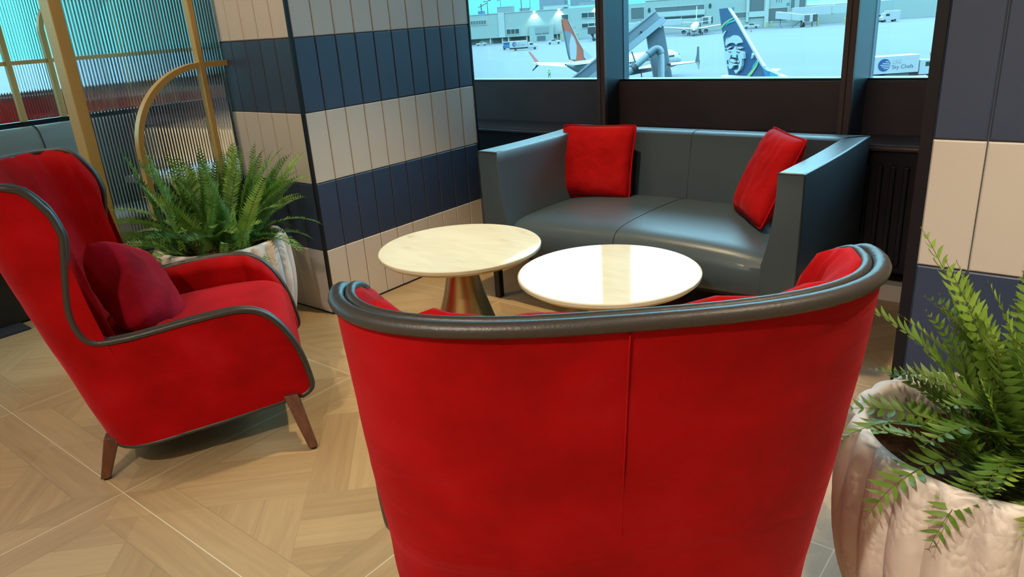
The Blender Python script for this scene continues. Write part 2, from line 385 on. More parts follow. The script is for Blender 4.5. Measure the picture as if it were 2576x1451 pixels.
# ------------------------------------------------------------------ fluted glass screens with gold frames
def flutes(X, y0, y1, z0, z1, pitch=.0145, amp=.0017, per=10):
    mb = MB(); n = int((y1-y0)/pitch*per); ys = [y0+(y1-y0)*i/n for i in range(n+1)]
    f = lambda y: X+.006+amp*(1-cos(2*pi*(y-y0)/pitch))*.5
    a = [(f(y), y, z0) for y in ys]; b = [(f(y), y, z1) for y in ys]
    c = [(X, y, z0) for y in ys]; d = [(X, y, z1) for y in ys]
    mb.grid([a, b]); mb.nf = len(ys)-1; mb.grid([d, c]); mb.grid([c, a]); mb.grid([b, d])
    mb.add([a[0], b[0], d[0], c[0]], [(0, 1, 2, 3)]); mb.add([a[-1], b[-1], d[-1], c[-1]], [(3, 2, 1, 0)])
    return mb
def bar(mb, path, X, w=.020, d0=.0, d1=.042):   # path of (y,z); bar of width w across, from X+d0 to X+d1
    n = len(path); rows = []
    for i in range(n):
        p = V(path[i]); q = V(path[min(i+1, n-1)])-V(path[max(i-1, 0)]); q.normalize(); s = V((-q.y, q.x))*w/2
        rows.append([(X+d0, p.x-s.x, p.y-s.y), (X+d1, p.x-s.x, p.y-s.y), (X+d1, p.x+s.x, p.y+s.y), (X+d0, p.x+s.x, p.y+s.y)])
    o = len(mb.v); mb.grid(rows, cu=True); mb.f.append((o, o+1, o+2, o+3)); mb.m.append(0)
    k = o+4*(n-1); mb.f.append((k+3, k+2, k+1, k)); mb.m.append(0)
sc = empty('glass_screen', (-3.5, 1.4, 0), 0, 'gold framed fluted glass screen with an arched bar, joined to the striped pillar', 'glass screen')
sub = lambda mb, o=(-3.5, 1.4, 0): (setattr(mb, 'v', [(a-o[0], b-o[1], c-o[2]) for a, b, c in mb.v]), mb)[1]
def fl_smooth(o, n):
    for i, p in enumerate(o.data.polygons): p.use_smooth = i < n
q_ = flutes(-3.507, 1.40, 2.098, .02, H-.01); fl_smooth(obj('glass_panel', sub(q_), 'fluted', sc, fixn=False), q_.nf)
obj('post', sub(MB().box(-3.55, -3.455, 1.350, 1.400, 0, H)), 'gold', sc, bevel=.003)
b1 = MB(); bar(b1, [(1.962, 0), (1.962, H)], -3.499, .026); obj('vertical_bar', sub(b1), 'gold', sc, bevel=.002)
b2 = MB(); bar(b2, [(1.588, 0), (1.588, .87)]+[(1.962-.374*cos(a), .87+.362*sin(a)) for a in [R(3*i) for i in range(1, 31)]]+[(2.098, 1.232)], -3.499, .026, .001, .040)
obj('arched_bar', sub(b2), 'gold', sc, smooth=True, ang=30)
X2 = -4.9
sc2 = empty('glass_screen', (X2, 1.6, 0), 0, 'gold framed fluted glass screen standing behind the grey leather bench', 'glass screen')
s2 = lambda mb: sub(mb, (X2, 1.6, 0))
q_ = flutes(X2-.007, -.6, 2.6, .972, H-.01); fl_smooth(obj('glass_panel', s2(q_), 'fluted', sc2, fixn=False), q_.nf)
obj('lower_panel', s2(MB().box(X2-.03, X2+.01, -.6, 2.6, 0, .97)), 'blackmetal', sc2)
for y in (1.20, 1.42, 1.615, 1.83, 2.2, 2.58):
    b = MB(); bar(b, [(y, .97), (y, H if y != 1.83 else 1.45)], X2, .028); obj('vertical_bar', s2(b), 'gold', sc2, bevel=.002)
b = MB(); bar(b, [(1.83, 1.45)]+[(2.0-.17*cos(a), 1.45+.17*sin(a)) for a in [R(5*i) for i in range(1, 19)]]+[(2.2, 1.62)], X2, .026, .001, .04)
obj('arched_bar', s2(b), 'gold', sc2, smooth=True, ang=30)
b = MB(); bar(b, [(-.6, 1.290), (2.6, 1.290)], X2, .022, .002, .038); obj('cross_bar', s2(b), 'gold', sc2)
# bench before the second screen
be = empty('leather_bench', (-4.6, 1.0, 0), 0, 'long sage grey leather bench seen beyond the red chair at the frame edge', 'bench')
sb = lambda mb: sub(mb, (-4.6, 1.0, 0))
prof = [(-4.86, .34), (-4.86, .90), (-4.84, .935), (-4.80, .95), (-4.75, .945), (-4.71, .915), (-4.69, .86), (-4.67, .70), (-4.655, .42), (-4.655, .34)]
mb = MB(); mb.grid([[(x, y, z) for x, z in prof] for y in (-.5, .68, .69, 1.88, 1.89, 2.0)]); mb.prism(prof, (-.001, 0), lambda u, v, w: (u, 2.0+w, v))
obj('backrest', sb(mb), 'benchleather', be, smooth=True, ang=50)
mb = MB(); mb.box(-4.66, -4.28, -.5, 2.0, .30, .45); obj('seat', sb(mb), 'benchleather', be, bevel=.03)
mb = MB(); mb.box(-4.84, -4.34, -.48, 1.98, 0.011, .30); obj('base', sb(mb), 'darkcounter', be)
mb = MB()
for y in (.69, 1.30, 1.62): obj('seam', sb(MB().tube([(a+.001, y, b+.001) for a, b in prof[1:9]], .003, 5)), 'seam', be)
tag(obj('rug', MB().box(-4.86, -4.20, -1.5, 1.15, .0, .010), 'rug'), 'dark charcoal rug under the sage grey bench', 'rug')

# room beyond the screens
ct = empty('counter', (-4.25, 2.95, 0), 0, 'black counter with a white top, blurred behind the fluted glass', 'counter')
obj('counter_front', MB().box(-.25, .25, -.75, .9, 0, .56), 'darkcounter', ct); obj('counter_top', MB().box(-.28, .28, -.77, .92, .56, .60), 'whitetop', ct, bevel=.005)
bq = empty('banquette', (-6.6, 3.5, 0), 0, 'cream banquette along the wall, blurred behind the fluted glass', 'banquette')
obj('seat', MB().box(-2.2, 2.1, -.4, .08, 0, .45), 'cream_wall', bq, bevel=.03); obj('backrest', MB().box(-2.2, 2.1, .0, .12, .0, .66), 'cream_wall', bq, bevel=.04)

# ------------------------------------------------------------------ the red wing chairs
AC = .27
def sr(z): return -.27+.215*max(0, (1-z))/.85
def cw(z): t = (z-.15)/.85; return .390+.003*t+.006*sin(pi*max(0, min(1, t)))
LC = .53; NEXP = 2.8
def NARROW(x): q = min(1, max(0, (x+.14)/.15)); return .023*q*q*(3-2*q)
def shell_pt(sig, z, side, off=0.):
    """sig: unrolled coordinate (0 where the corner meets the straight side), z height, off: inward offset"""
    w = cw(z)
    if sig >= 0:
        x = sr(z)+AC+sig; return V((x, side*(w-off-NARROW(x)-.026*max(0, x-.15)/.5-.02*max(0, x-.35)/.3), z))
    t = max(0., 1+sig/LC); th = t*pi/2
    # reparametrise so points are even along the superellipse
    c_, s_ = cos(th), sin(th); e = 2/NEXP
    x = AC*(1-abs(c_)**e); y = w*abs(s_)**e
    nx = (abs(c_)**(2-e))/AC; ny = (abs(s_)**(2-e))/w; l = sqrt(nx*nx+ny*ny)+1e-9
    return V((sr(z)+x+off*nx/l, side*(y-off*ny/l-NARROW(sr(z)+x)*t**4), z))
TOP = [None, None, (-.075, 1.0), (-.045, .998), (-.012, .980), (.012, .935), (.030, .88), (.040, .82), (.037, .75), (.026, .68), (.015, .62), (.016, .57),
       (.032, .528), (.062, .506), (.11, .500), (.17, .503), (.25, .511), (.34, .519), (.42, .522), (.475, .518), (.518, .502), (.555, .472), (.590, .42), (.618, .355), (.636, .285), (.645, .225), (.645, .195), (.63, .178), (.605, .168)]
def catmull(P, k):
    out = []
    for i in range(len(P)-1):
        p0 = P[max(i-1, 0)]; p1 = P[i]; p2 = P[i+1]; p3 = P[min(i+2, len(P)-1)]
        for j in range(k):
            t = j/k
            out.append(tuple(.5*((2*b)+(-a+c)*t+(2*a-5*b+4*c-d)*t*t+(-a+3*b-3*c+d)*t**3) for a, b, c, d in zip(p0, p1, p2, p3)))
    out.append(tuple(P[-1])); return out
def chair_boundary():
    sg = lambda x, z: x-(sr(z)+AC)
    B = [(-LC+i*(LC-.075-.0)/14, 1.0) for i in range(14)]
    rest = catmull([(sg(x, z), z) for x, z in TOP[2:]], 3)
    top = B+rest
    # bottom partner for each
    nb = len(B); L = len(top); bot = []
    iA = nb; iB = nb+3*10; iC = nb+3*19
    zb = lambda x: .124+.074*max(0, x)
    for i in range(L):
        if i <= iA: s = -LC+(LC-.17)*i/iA
        elif i <= iB: s = -.17+.22*(i-iA)/(iB-iA)
        elif i <= iC: s = .05+.27*(i-iB)/(iC-iB)
        else: s = .32+.085*(i-iC)/(L-1-iC)
        z = .15
        for _ in range(3): x = s+sr(z)+AC; z = zb(x if s > -.2 else 0)
        if s < -.2: z = .124+.074*max(0., (sr(.15)+AC+s))*.5
        bot.append((s, z))
    bot[-1] = (top[-1][0], top[-1][1]-.0005)
    return top, bot
TB, BB = chair_boundary()
def make_chair(loc, rz, label, tip):
    root = empty('wing_chair', loc, rz, label, 'armchair', 'red velvet wing chairs')
    L = len(TB)
    full = [(i, -1) for i in range(L-1, 0, -1)]+[(i, 1) for i in range(L)]
    NJ = 26
    mb = MB(); rows = []
    for j in range(NJ+1):
        v = j/NJ; row = []
        for i, sd in full:
            s = BB[i][0]*(1-v)+TB[i][0]*v; z = BB[i][1]*(1-v)+TB[i][1]*v
            wr = .0028*MN.noise(V((s*3+sd*5+tip, z*14, .3)))+.004*MN.noise(V((s*2.2+sd*3+tip, z*4, 5.3)))
            row.append(shell_pt(s, z, sd, -.004*sin(pi*v)-wr*sin(pi*min(1, v*1.02))))
        rows.append(row)
    mb.grid(rows); obj('outer_shell', mb, 'red', root, smooth=True, ang=180)
    # inner padded lining: from the rim down to the seat
    mb = MB(); rows = []
    NI = 22
    for j in range(NI+1):
        v = j/NI; row = []
        for i, sd in full:
            ts, tz = TB[i]; bs, bz = BB[i]
            # direction from boundary into the panel
            if v < .16:
                q = v/.16; off = .028+.055*(1-cos(q*pi/2)); up = .0
                k = .006-.034*sin(q*pi)+.036*q
            else:
                q = (v-.16)/.84; off = .083+.012*sin(q*pi); up = 0; k = .042+q*.75
            k = min(k, .95)
            s = ts*(1-k)+bs*k; z = tz*(1-k)+bz*k+up
            ruf = (.010*MN.noise(V((s*16+sd*9, z*3, 2.)))+.008*MN.noise(V((s*38, sd*4, z*5))))*max(0., 1-v*1.1)
            ruf += .006*MN.noise(V((s*5+sd*2, z*9, 7.)))
            row.append(shell_pt(s, z+ruf*.7*(1 if v < .3 else 0), sd, off-.006+ruf*1.9))
        rows.append(row)
    mb.grid(rows)
    # strip joining outer edge to lining start
    e0 = [shell_pt(TB[i][0], TB[i][1], sd, .0) for i, sd in full]
    mb.grid([e0, rows[0]])
    obj('inner_padding', mb, 'red', root, smooth=True, ang=180)
    # leather piping: wide outer cord and slim inner cord
    def nrm(i):   # outward direction in (s,z) plane
        a = TB[max(i-1, 0)]; b = TB[min(i+1, L-1)]; d = V((b[0]-a[0], b[1]-a[1])); d.normalize(); return V((-d.y, d.x))
    for nm, off, r, push, fl in (('outer_piping', .003, .0120, .002, .9), ('inner_piping', .0225, .0078, .004, 1.)):
        mb = MB(); pts = []
        for i, sd in full:
            n = nrm(i); pts.append(shell_pt(TB[i][0]+n.x*push, TB[i][1]+n.y*push, sd, off))
        mb.tube(pts, r, 10, flat=fl); obj(nm, mb, 'pipe', root, smooth=True, ang=180)
    mb = MB(); mb.tube([shell_pt(BB[i][0], BB[i][1]-.004, sd, .004) for i, sd in full], .0075, 8)
    obj('bottom_piping', mb, 'pipe', root, smooth=True, ang=180)
    # back seam
    mb = MB(); mb.tube([shell_pt(-LC, .14+.85*k/30, 1, -.0045+.0015) for k in range(31)], .0012, 6); obj('back_seam', mb, 'red', root, smooth=True, ang=180)
    # underside + seat
    mb = MB()
    P = [shell_pt(BB[i][0], BB[i][1]+.003, sd, .012) for i, sd in full]
    mb.add(P+[V((.3, 0, .16))], [(k, (k+1) % len(P), len(P)) for k in range(len(P))]); obj('underside', mb, 'black', root)
    mb = MB(); rows = []
    prof = [(.0, .18), (.0, .39), (.04, .415), (.18, .425), (.34, .435), (.49, .436), (.565, .424), (.612, .392), (.634, .335), (.634, .25), (.618, .190), (.59, .176)]
    prof = catmull(prof, 3)
    for k in range(25):
        y = -.295+.59*k/24; q = 1-abs(y/.295)**6*.10
        rows.append([(x*(.97+.03*q), y, .2+(z-.2)*(q if z > .3 else 1)+.012*cos(y/.295*pi/2)*(1 if z > .38 else 0)+.004*MN.noise(V((x*9, y*9, 1)))) for x, z in prof])
    mb.grid(rows); n0 = len(prof)
    mb.f.append(tuple(range(n0))); mb.m.append(0); mb.f.append(tuple(range(24*n0, 25*n0))[::-1]); mb.m.append(0)
    obj('seat', mb, 'red', root, smooth=True, ang=60)
    # legs
    for x0, x1, zt, ya, yb in ((.0, -.05, .15, .285, .295), (.572, .615, .185, .322, .405)):
        for sd in (-1, 1):
            mb = MB(); a = .024; b = .015
            tx, ty, bx, by = x0, sd*ya, x1, sd*yb
            mb.hexa([(bx-b, by-b, .008), (bx+b, by-b, .008), (bx+b, by+b, .008), (bx-b, by+b, .008)],
                    [(tx-a, ty-a, zt), (tx+a, ty-a, zt), (tx+a, ty+a, zt), (tx-a, ty+a, zt)])
            lg = obj('leg', mb, 'walnut', root, bevel=.003)
            obj('glide', MB().lathe([(.011, 0), (.012, .004), (.012, .010)], 16, c=(bx+.002, by)), 'black', lg)
    return root
A1 = R(58); A2 = R(130.3)
make_chair((-2.6446, .940, 0), A1, 'red velvet wing chair seen from its side, with a burgundy cushion on the seat', 0)
make_chair((-.580, .907, 0), A2, 'red velvet wing chair seen from behind, its curved back towards the viewer', 3)

def more_chairs():
    src = [o for o in COL.objects if o.name == 'wing_chair'][0]
    copy_tree(src, (-5.75, 2.55, 0), R(200), 'red velvet wing chair blurred behind the fluted glass, nearer the gold post', 'red velvet wing chairs')
    copy_tree(src, (-7.3, 2.0, 0), R(150), 'red velvet wing chair farther away behind the fluted glass', 'red velvet wing chairs')
more_chairs()
def pillow(name, loc, rot, size, m, label, group=None, puff=.075, seed=0, pipe=True):
    root = empty(name, loc, 0, label, 'cushion', group); root.rotation_euler = rot
    n = 26; mb = MB(); hs = size/2
    def pt(u, v, sg):
        # concave outline with pointed corners
        cr_ = .035*max(0, abs(u*v))**6; eu = 1-.045*(1-abs(v)**2.)*abs(u)**3-cr_; ev = 1-.045*(1-abs(u)**2.)*abs(v)**3-cr_
        b = max(0, (1-abs(u)**3.4))**.5*max(0, (1-abs(v)**3.4))**.5
        w = .010*MN.noise(V((u*1.7+seed, v*1.7, sg)))*b+.004*MN.noise(V((u*5+seed, v*5, sg)))
        return V((u*hs*eu, v*hs*ev, sg*(puff*b)+w*min(1, b*3)))
    for sg in (-1, 1):
        mb.grid([[pt(-1+2*i/n, -1+2*j/n, sg) for i in range(n+1)] for j in range(n+1)])
    obj('cover', mb, m, root, smooth=True, ang=180)
    if pipe:
        e = [(-1+2*i/n, -1) for i in range(n)]+[(1, -1+2*i/n) for i in range(n)]+[(1-2*i/n, 1) for i in range(n)]+[(-1, 1-2*i/n) for i in range(n)]
        mb = MB(); mb.tube([pt(u*1.008, v*1.008, 0) for u, v in e], .0048, 6, closed=True); obj('piping', mb, m, root, smooth=True, ang=180)
    return root
def chairpt(x, y, z, o=(-2.6446, .940), a=A1): return (o[0]+cos(a)*x-sin(a)*y, o[1]+sin(a)*x+cos(a)*y, z)
pillow('cushion', chairpt(.128, .0, .545), (R(60), R(26), A1+R(90)-R(16)), .335, 'burg_shaded', 'soft burgundy velvet cushion lying on the seat of the side-on wing chair', puff=.095, seed=3, pipe=False)

# ------------------------------------------------------------------ tables
def table(x, y, z, r, label):
    t = empty('coffee_table', (x, y, 0), 0, label, 'coffee table', 'round marble coffee tables')
    obj('tabletop', MB().lathe([(r-.006, z-.018), (r-.001, z-.015), (r, z-.012), (r, z-.003), (r-.002, z-.001), (r-.006, z)], 96), 'marble', t, smooth=True, ang=8)
    obj('rim', MB().lathe([(r-.055, z-.034), (r-.014, z-.026), (r-.009, z-.0182)], 96), 'brass', t, smooth=True)
    obj('pedestal', MB().lathe([(.176, 0.0), (.178, .004), (.176, .010), (.160, .05), (.125, .155), (.085, .28), (.056, z-.075), (.050, z-.062)], 72), 'brass', t, smooth=True)
    obj('collar', MB().lathe([(.050, z-.062), (.054, z-.060), (.062, z-.036), (.064, z-.034)], 64), 'brass', t, smooth=True)
    return t
table(-2.017, 2.112, .484, .335, 'round marble coffee table nearer the striped pillar')
table(-1.330, 2.150, .472, .328, 'round marble coffee table nearer the sofa arm, half hidden by the wing chair')

# ------------------------------------------------------------------ sofa
sx0, sx1, sy0, sy1, st, sbz = -2.37, -.823, 2.665, 3.530, .758, .255
so = empty('sofa', ((sx0+sx1)/2, (sy0+sy1)/2, 0), 0, 'slate grey leather two-seat sofa below the windows', 'sofa')
so_o = ((sx0+sx1)/2, (sy0+sy1)/2, 0); ss = lambda mb: sub(mb, so_o)
def arm(xa, xb, sgn):   # xa outer at top, xb inner top; inner face flares towards the seat
    mb = MB(); rows = []
    NZ = 12
    for k in range(15):
        y = sy0+(sy1-sy0)*k/14; row = []
        out = [(xa+sgn*.012, sbz), (xa+sgn*.006, .5), (xa, st-.010), (xa+sgn*.004, st)]
        inn = [(xb-sgn*.006, st), (xb, st-.008)]+[(xb+sgn*(.045*(q**2.2)), st-.008-(st-.40)*q) for q in [i/8 for i in range(1, 9)]]+[(xb+sgn*.045, sbz)]
        sag = -.006*sin(pi*k/14)
        row = [(x, y, z+(sag if z > .7 else 0)) for x, z in out+inn]
        rows.append(row)
    mb.grid(rows, cu=True); n = len(rows[0])
    mb.f.append(tuple(range(n))[::-1]); mb.m.append(0); mb.f.append(tuple(range(14*n, 15*n))); mb.m.append(0)
    o = obj('arm', ss(mb), 'leather', so, smooth=True, ang=45, bevel=.004)
    for P_ in ([(xa+sgn*.002, sy0-.001, .26+i*(st-.27)/8) for i in range(9)], [(xa+sgn*.003+(xb-xa)*i/6, sy0-.001, st-.004) for i in range(7)],
               [(xa+sgn*.002, sy0+(sy1-sy0)*i/8, st-.004-.006*sin(pi*i/8)) for i in range(9)]):
        obj('seam', ss(MB().tube(P_, .0022, 5)), 'seam', o)
arm(sx0, sx0+.118, 1); arm(sx1, sx1-.100, -1)
mb = MB(); rows = []
for k in range(25):
    x = sx0+.10+(sx1-sx0-.19)*k/24; q = (k-12)/12
    bul = .010*(1-q*q)
    row = [(x, sy1, sbz), (x, sy1, st-.01), (x, sy1-.01, st), (x, sy1-.085, st-.002), (x, sy1-.105, st-.012)]
    row += [(x, sy1-.105-.050*(t**1.5)-bul*sin(pi*t), st-.012-.34*t) for t in [i/8 for i in range(1, 9)]]+[(x, sy1-.155, sbz)]
    rows.append(row)
mb.grid(rows, cu=True); n = len(rows[0]); mb.f.append(tuple(range(n))); mb.m.append(0); mb.f.append(tuple(range(24*n, 25*n))[::-1]); mb.m.append(0)
bk = obj('backrest', ss(mb), 'leather', so, smooth=True, ang=50)
xm = -1.62
s = MB(); s.tube([(xm, sy1-.01, st+.0005), (xm, sy1-.085, st-.001), (xm, sy1-.104, st-.011)]+[(xm, sy1-.105-.050*(t**1.5)-.009*sin(pi*t), st-.012-.34*t) for t in [i/8 for i in range(1, 9)]], .0016, 5)
obj('seam', ss(s), 'seam', bk)
for xx, sg in ((sx0+.118, 1), (sx1-.1, -1)):
    s = MB().tube([(xx-sg*.10, sy1-.008, st+.001), (xx-sg*.03, sy1-.07, st+.001), (xx, sy1-.104, st-.006), (xx+sg*.006, sy1-.115, st-.05)], .0022, 5)
    obj('seam', ss(s), 'seam', bk)
mb = MB(); rows = []
x0, x1 = sx0+.16, sx1-.142
for k in range(33):
    u = -1+2*k/32; x = (x0+x1)/2+u*(x1-x0)/2; e = max(0, 1-abs(u)**5)
    pr = [(sy1-.15, sbz), (sy1-.15, .40), (sy1-.18, .425), (sy1-.30, .437), (3.0, .443), (2.80, .440), (2.72, .430), (2.682, .408), (2.663, .375), (2.655, .32), (2.660, .272), (2.672, sbz)]
    pr = catmull(pr, 3)
    rows.append([(x, y+(.018*(1-e) if y < 2.8 else 0), z-(.022*(1-e) if z > .38 else 0)+(.012*(1-u*u) if z > .40 else 0)) for y, z in pr])
mb.grid(rows); n = len(rows[0]); mb.f.append(tuple(range(n))); mb.m.append(0); mb.f.append(tuple(range(32*n, 33*n))[::-1]); mb.m.append(0)
seat = obj('seat', ss(mb), 'leather', so, smooth=True, ang=60)
mid = rows[15]
s = MB(); s.tube([(p[0], p[1], p[2]+.0005) for p in mid[3:-3]], .0017, 5); obj('seam', ss(s), 'seam', seat)
obj('base_rail', ss(MB().box(sx0+.05, sx1-.05, sy0+.02, sy1-.02, sbz-.016, sbz+.01)), 'black', so)
for x in (sx0+.02, sx1-.06):
    for y in (sy0+.025, sy1-.07):
        obj('leg', ss(MB().box(x, x+.034, y, y+.034, 0, sbz-.01)), 'blackmetal', so, bevel=.002)
pillow('throw_pillow', (-2.095, 3.285, .607), (R(74), R(-1), R(4)), .43, 'pillow', 'square red velvet pillow standing against the sofa back near the pillar end', 'red pillows on the sofa', .062, 1).scale = (1, .9, 1)
pillow('throw_pillow', (-1.129, 3.139, .632), (R(65), R(0), R(-51.5)), .40, 'pillow', 'red velvet pillow tilted into the corner beside the sofa arm', 'red pillows on the sofa', .062, 2)

# ------------------------------------------------------------------ planters and ferns
def planter(x, y, z, r, label, soilz, rot=0):
    p = empty('planter', (x, y, 0), rot, label, 'planter', 'fluted white planters')
    NF = 24
    def fn(r_, zz, a):
        k = min(1, .5+max(0, (z-zz)/.05)) if zz > z-.06 else 1
        w = abs(sin(a*NF/2))
        return r_*(1-.065*k*(1-w**.8)) if r_ > r*.5 else r_
    pr = [(r*.72, 0), (r*.76, .01), (r*.93, .10), (r*1.02, .20), (r*1.06, .30), (r*1.055, .38), (r*1.03, z-.05), (r*1.005, z-.022), (r*.985, z-.008), (r*.965, z)]
    pr = catmull(pr, 3)
    mb = MB(); mb.lathe(pr, 240, fn=fn, caps=False)
    n0 = 240
    wav = lambda q, zz, a: fn(q, zz, a) if q > r*.95 else (q*(1-.012*(1-abs(sin(a*NF/2)))) if q > r*.89 else q)
    mb.lathe([(r*.965, z), (r*.90, z+.003), (r*.87, z+.002), (r*.845, z-.012), (r*.835, z-.06), (r*.83, soilz-.02)], 240, fn=wav, caps=False)
    mb.lathe([(r*.72, 0), (.001, 0.001)], 240, fn=fn, caps=False)
    obj('pot', mb, 'planter', p, smooth=True, ang=60)
    mb = MB(); rows = []
    for j in range(13):
        q = r*.834*j/12
        rows.append([(q*cos(2*pi*i/48), q*sin(2*pi*i/48), soilz+.012*MN.noise(V((q*9*cos(2*pi*i/48), q*9*sin(2*pi*i/48), 1)))) for i in range(48)])
    mb.grid(rows, cu=True); obj('soil', mb, 'soil', p, smooth=True, ang=180)
    return p
def frond_mesh(name, L, pl, e0, e1, m, seed, npin=26, wid=.23, curl=0.):
    rg = random.Random(seed); mb = MB(); S = 30; P = []; p = V((0, 0, 0)); T = []
    lat = rg.uniform(-.25, .25)
    for i in range(S+1):
        t = i/S; a = e0+(e1-e0)*t**1.3
        d = V((cos(a)*cos(lat*t), cos(a)*sin(lat*t), sin(a))); P.append(p.copy()); T.append(d); p = p+d*L/S
    mb.tube(P, [.0016*(1-.75*i/S) for i in range(S+1)], 5, 1)
    for k in range(npin):
        t = .14+.85*k/(npin-1); f = t*S; i = min(int(f), S-1); c = P[i].lerp(P[i+1], f-i); d = T[i]
        side = V((-sin(lat*t), cos(lat*t), 0)); up = side.cross(d).normalized()
        if up.z < 0 and e0 > 0 and abs(e1) < 1.2: up = up
        ln = pl*(.35+.65*sin(pi*min(1, (t-.05)*1.02)**.75))*(1 if t < .9 else (1-t)*7+.25)*rg.uniform(.9, 1.08)
        for sd in (-1, 1):
            dr = (side*sd*cos(.28)+d*(sin(.28)+.25*t)+up*rg.uniform(.02, .22)).normalized()
            w = ln*wid; vs = []; n = 5
            nn = dr.cross(d).normalized()*sd*-1
            tw = rg.uniform(-.35, .35)
            ax = (d*cos(tw)+up*sin(tw)).normalized()
            for j in range(n+1):
                q = j/n; ww = w*(.55+.6*sin(pi*q**.8))*.5*(1-q**3.5)
                cc = c+dr*ln*q-up*ln*.30*q*q*(1+curl)+d*ln*.10*q*q
                vs += [cc-ax*ww, cc+up*ww*.15, cc+ax*ww]
            fs = []
            for j in range(n):
                o = 3*j; fs += [(o, o+1, o+4, o+3), (o+1, o+2, o+5, o+4)]
            mb.add(vs, fs)
    me = bpy.data.meshes.new(name); me.from_pydata(mb.v, [], mb.f); me.materials.append(M[m]); me.materials.append(M['stem'])
    for q, i in zip(me.polygons, mb.m): q.material_index = i
    me.polygons.foreach_set('use_smooth', [True]*len(me.polygons))
    return me
def fern(name, loc, label, specs, meshes):
    root = empty(name, loc, 0, label, 'fern', 'boston ferns in white planters' if False else None)
    for (bx, by, bz, az, mi, scl, tilt, roll) in specs:
        o = bpy.data.objects.new('frond', meshes[mi]); COL.objects.link(o); o.parent = root
        o.location = (bx, by, bz); o.rotation_euler = (roll, -tilt, az); o.scale = (scl, scl, scl)
    return root
# near fern
PR = (-.070, 1.592); planter(PR[0], PR[1], .50, .285, 'fluted white cement planter close to the viewer, beside the wing chair back', .405)
RM = [frond_mesh('fern_frond', .44, .056, R(84), R(60), 'leafR', 1, 21, .33), frond_mesh('fern_frond', .44, .054, R(78), R(28), 'leafR', 2, 21, .33),
      frond_mesh('fern_frond', .42, .052, R(70), R(-12), 'leafR', 3, 21, .33), frond_mesh('fern_frond', .36, .050, R(52), R(-40), 'leafR', 4, 20, .33),
      frond_mesh('fern_frond', .30, .044, R(28), R(-75), 'leafR', 5, 17, .28, .4), frond_mesh('fern_frond', .24, .030, R(70), R(20), 'leafR', 6, 16, .34)]
rg = random.Random(21); sp = []
for k in range(84):
    az = rg.uniform(0, 2*pi); q = rg.random()
    mi = 0 if q < .26 else 1 if q < .52 else 2 if q < .70 else 3 if q < .80 else 5
    rr = rg.uniform(.0, .09); sp.append((rr*cos(az), rr*sin(az), .405, az, mi, rg.uniform(.74, 1.1), R(rg.uniform(-9, 6)), R(rg.uniform(-25, 25))))
FB = (.0, 1.578)
sp = [q for q in sp if not (R(155) < q[3] < R(245) and q[4] in (3, 4))]
sp += [(-.06, .0, .41, R(178), 0, 1.22, R(-9), R(10)), (-.04, .03, .41, R(165), 0, 1.08, R(-4), R(-10)), (-.06, .04, .41, R(176), 1, 1.05, R(12), R(0)), (-.05, .06, .41, R(160), 2, 1.0, R(16), R(0)), (-.05, -.05, .45, R(232), 4, 1.22, R(10), R(0)), (-.02, -.06, .45, R(246), 4, 1.1, R(8), R(0)), (-.07, .0, .41, R(188), 1, 1.05, R(-6), R(0)),
       (-.10, -.04, .43, R(204), 3, .92, R(-14), R(20)), (-.02, -.02, .41, R(190), 1, .95, R(4), R(12)), (-.08, .02, .42, R(186), 5, 1.1, R(0), R(0)),
       (.03, .03, .41, R(70), 0, 1.1, R(0), R(0)), (.05, -.02, .41, R(20), 0, 1.1, R(0), R(15)), (-.02, -.04, .42, R(242), 2, .9, R(8), R(0)), (.01, -.05, .42, R(265), 3, .9, R(15), R(12)),
       (-.05, -.02, .42, R(215), 2, .95, R(10), R(-12)), (-.10, .02, .41, R(150), 1, .8, R(6), R(0)), (-.10, -.02, .41, R(200), 5, 1.2, R(10), R(0)), (-.09, -.05, .41, R(220), 5, 1.1, R(0), R(0)), (-.11, .0, .41, R(180), 2, .62, R(10), R(10)), (-.01, .05, .41, R(140), 0, .95, R(0), R(0)), (.0, .0, .41, R(200), 0, 1.02, R(-2), R(0)), (.02, -.01, .41, R(230), 1, 1.0, R(6), R(0))]
fern('fern_plant', (FB[0], FB[1], 0), 'bright green fern growing in the near fluted planter', sp, RM)
mb = MB(); rows = []
for j in range(9):
    a = j/8*pi/2; rows.append([(FB[0]+.15*cos(a)*cos(2*pi*i/24)*(1+.2*MN.noise(V((i*.9, j, 0)))), FB[1]+.15*cos(a)*sin(2*pi*i/24)*(1+.2*MN.noise(V((i*.9, j, 3)))), .40+.05*sin(a)) for i in range(24)])
mb.grid(rows, cu=True); tag(obj('root_clump', mb, 'moss', smooth=True, ang=180), 'mossy clump of roots at the foot of the near fern', 'moss', kind='stuff')
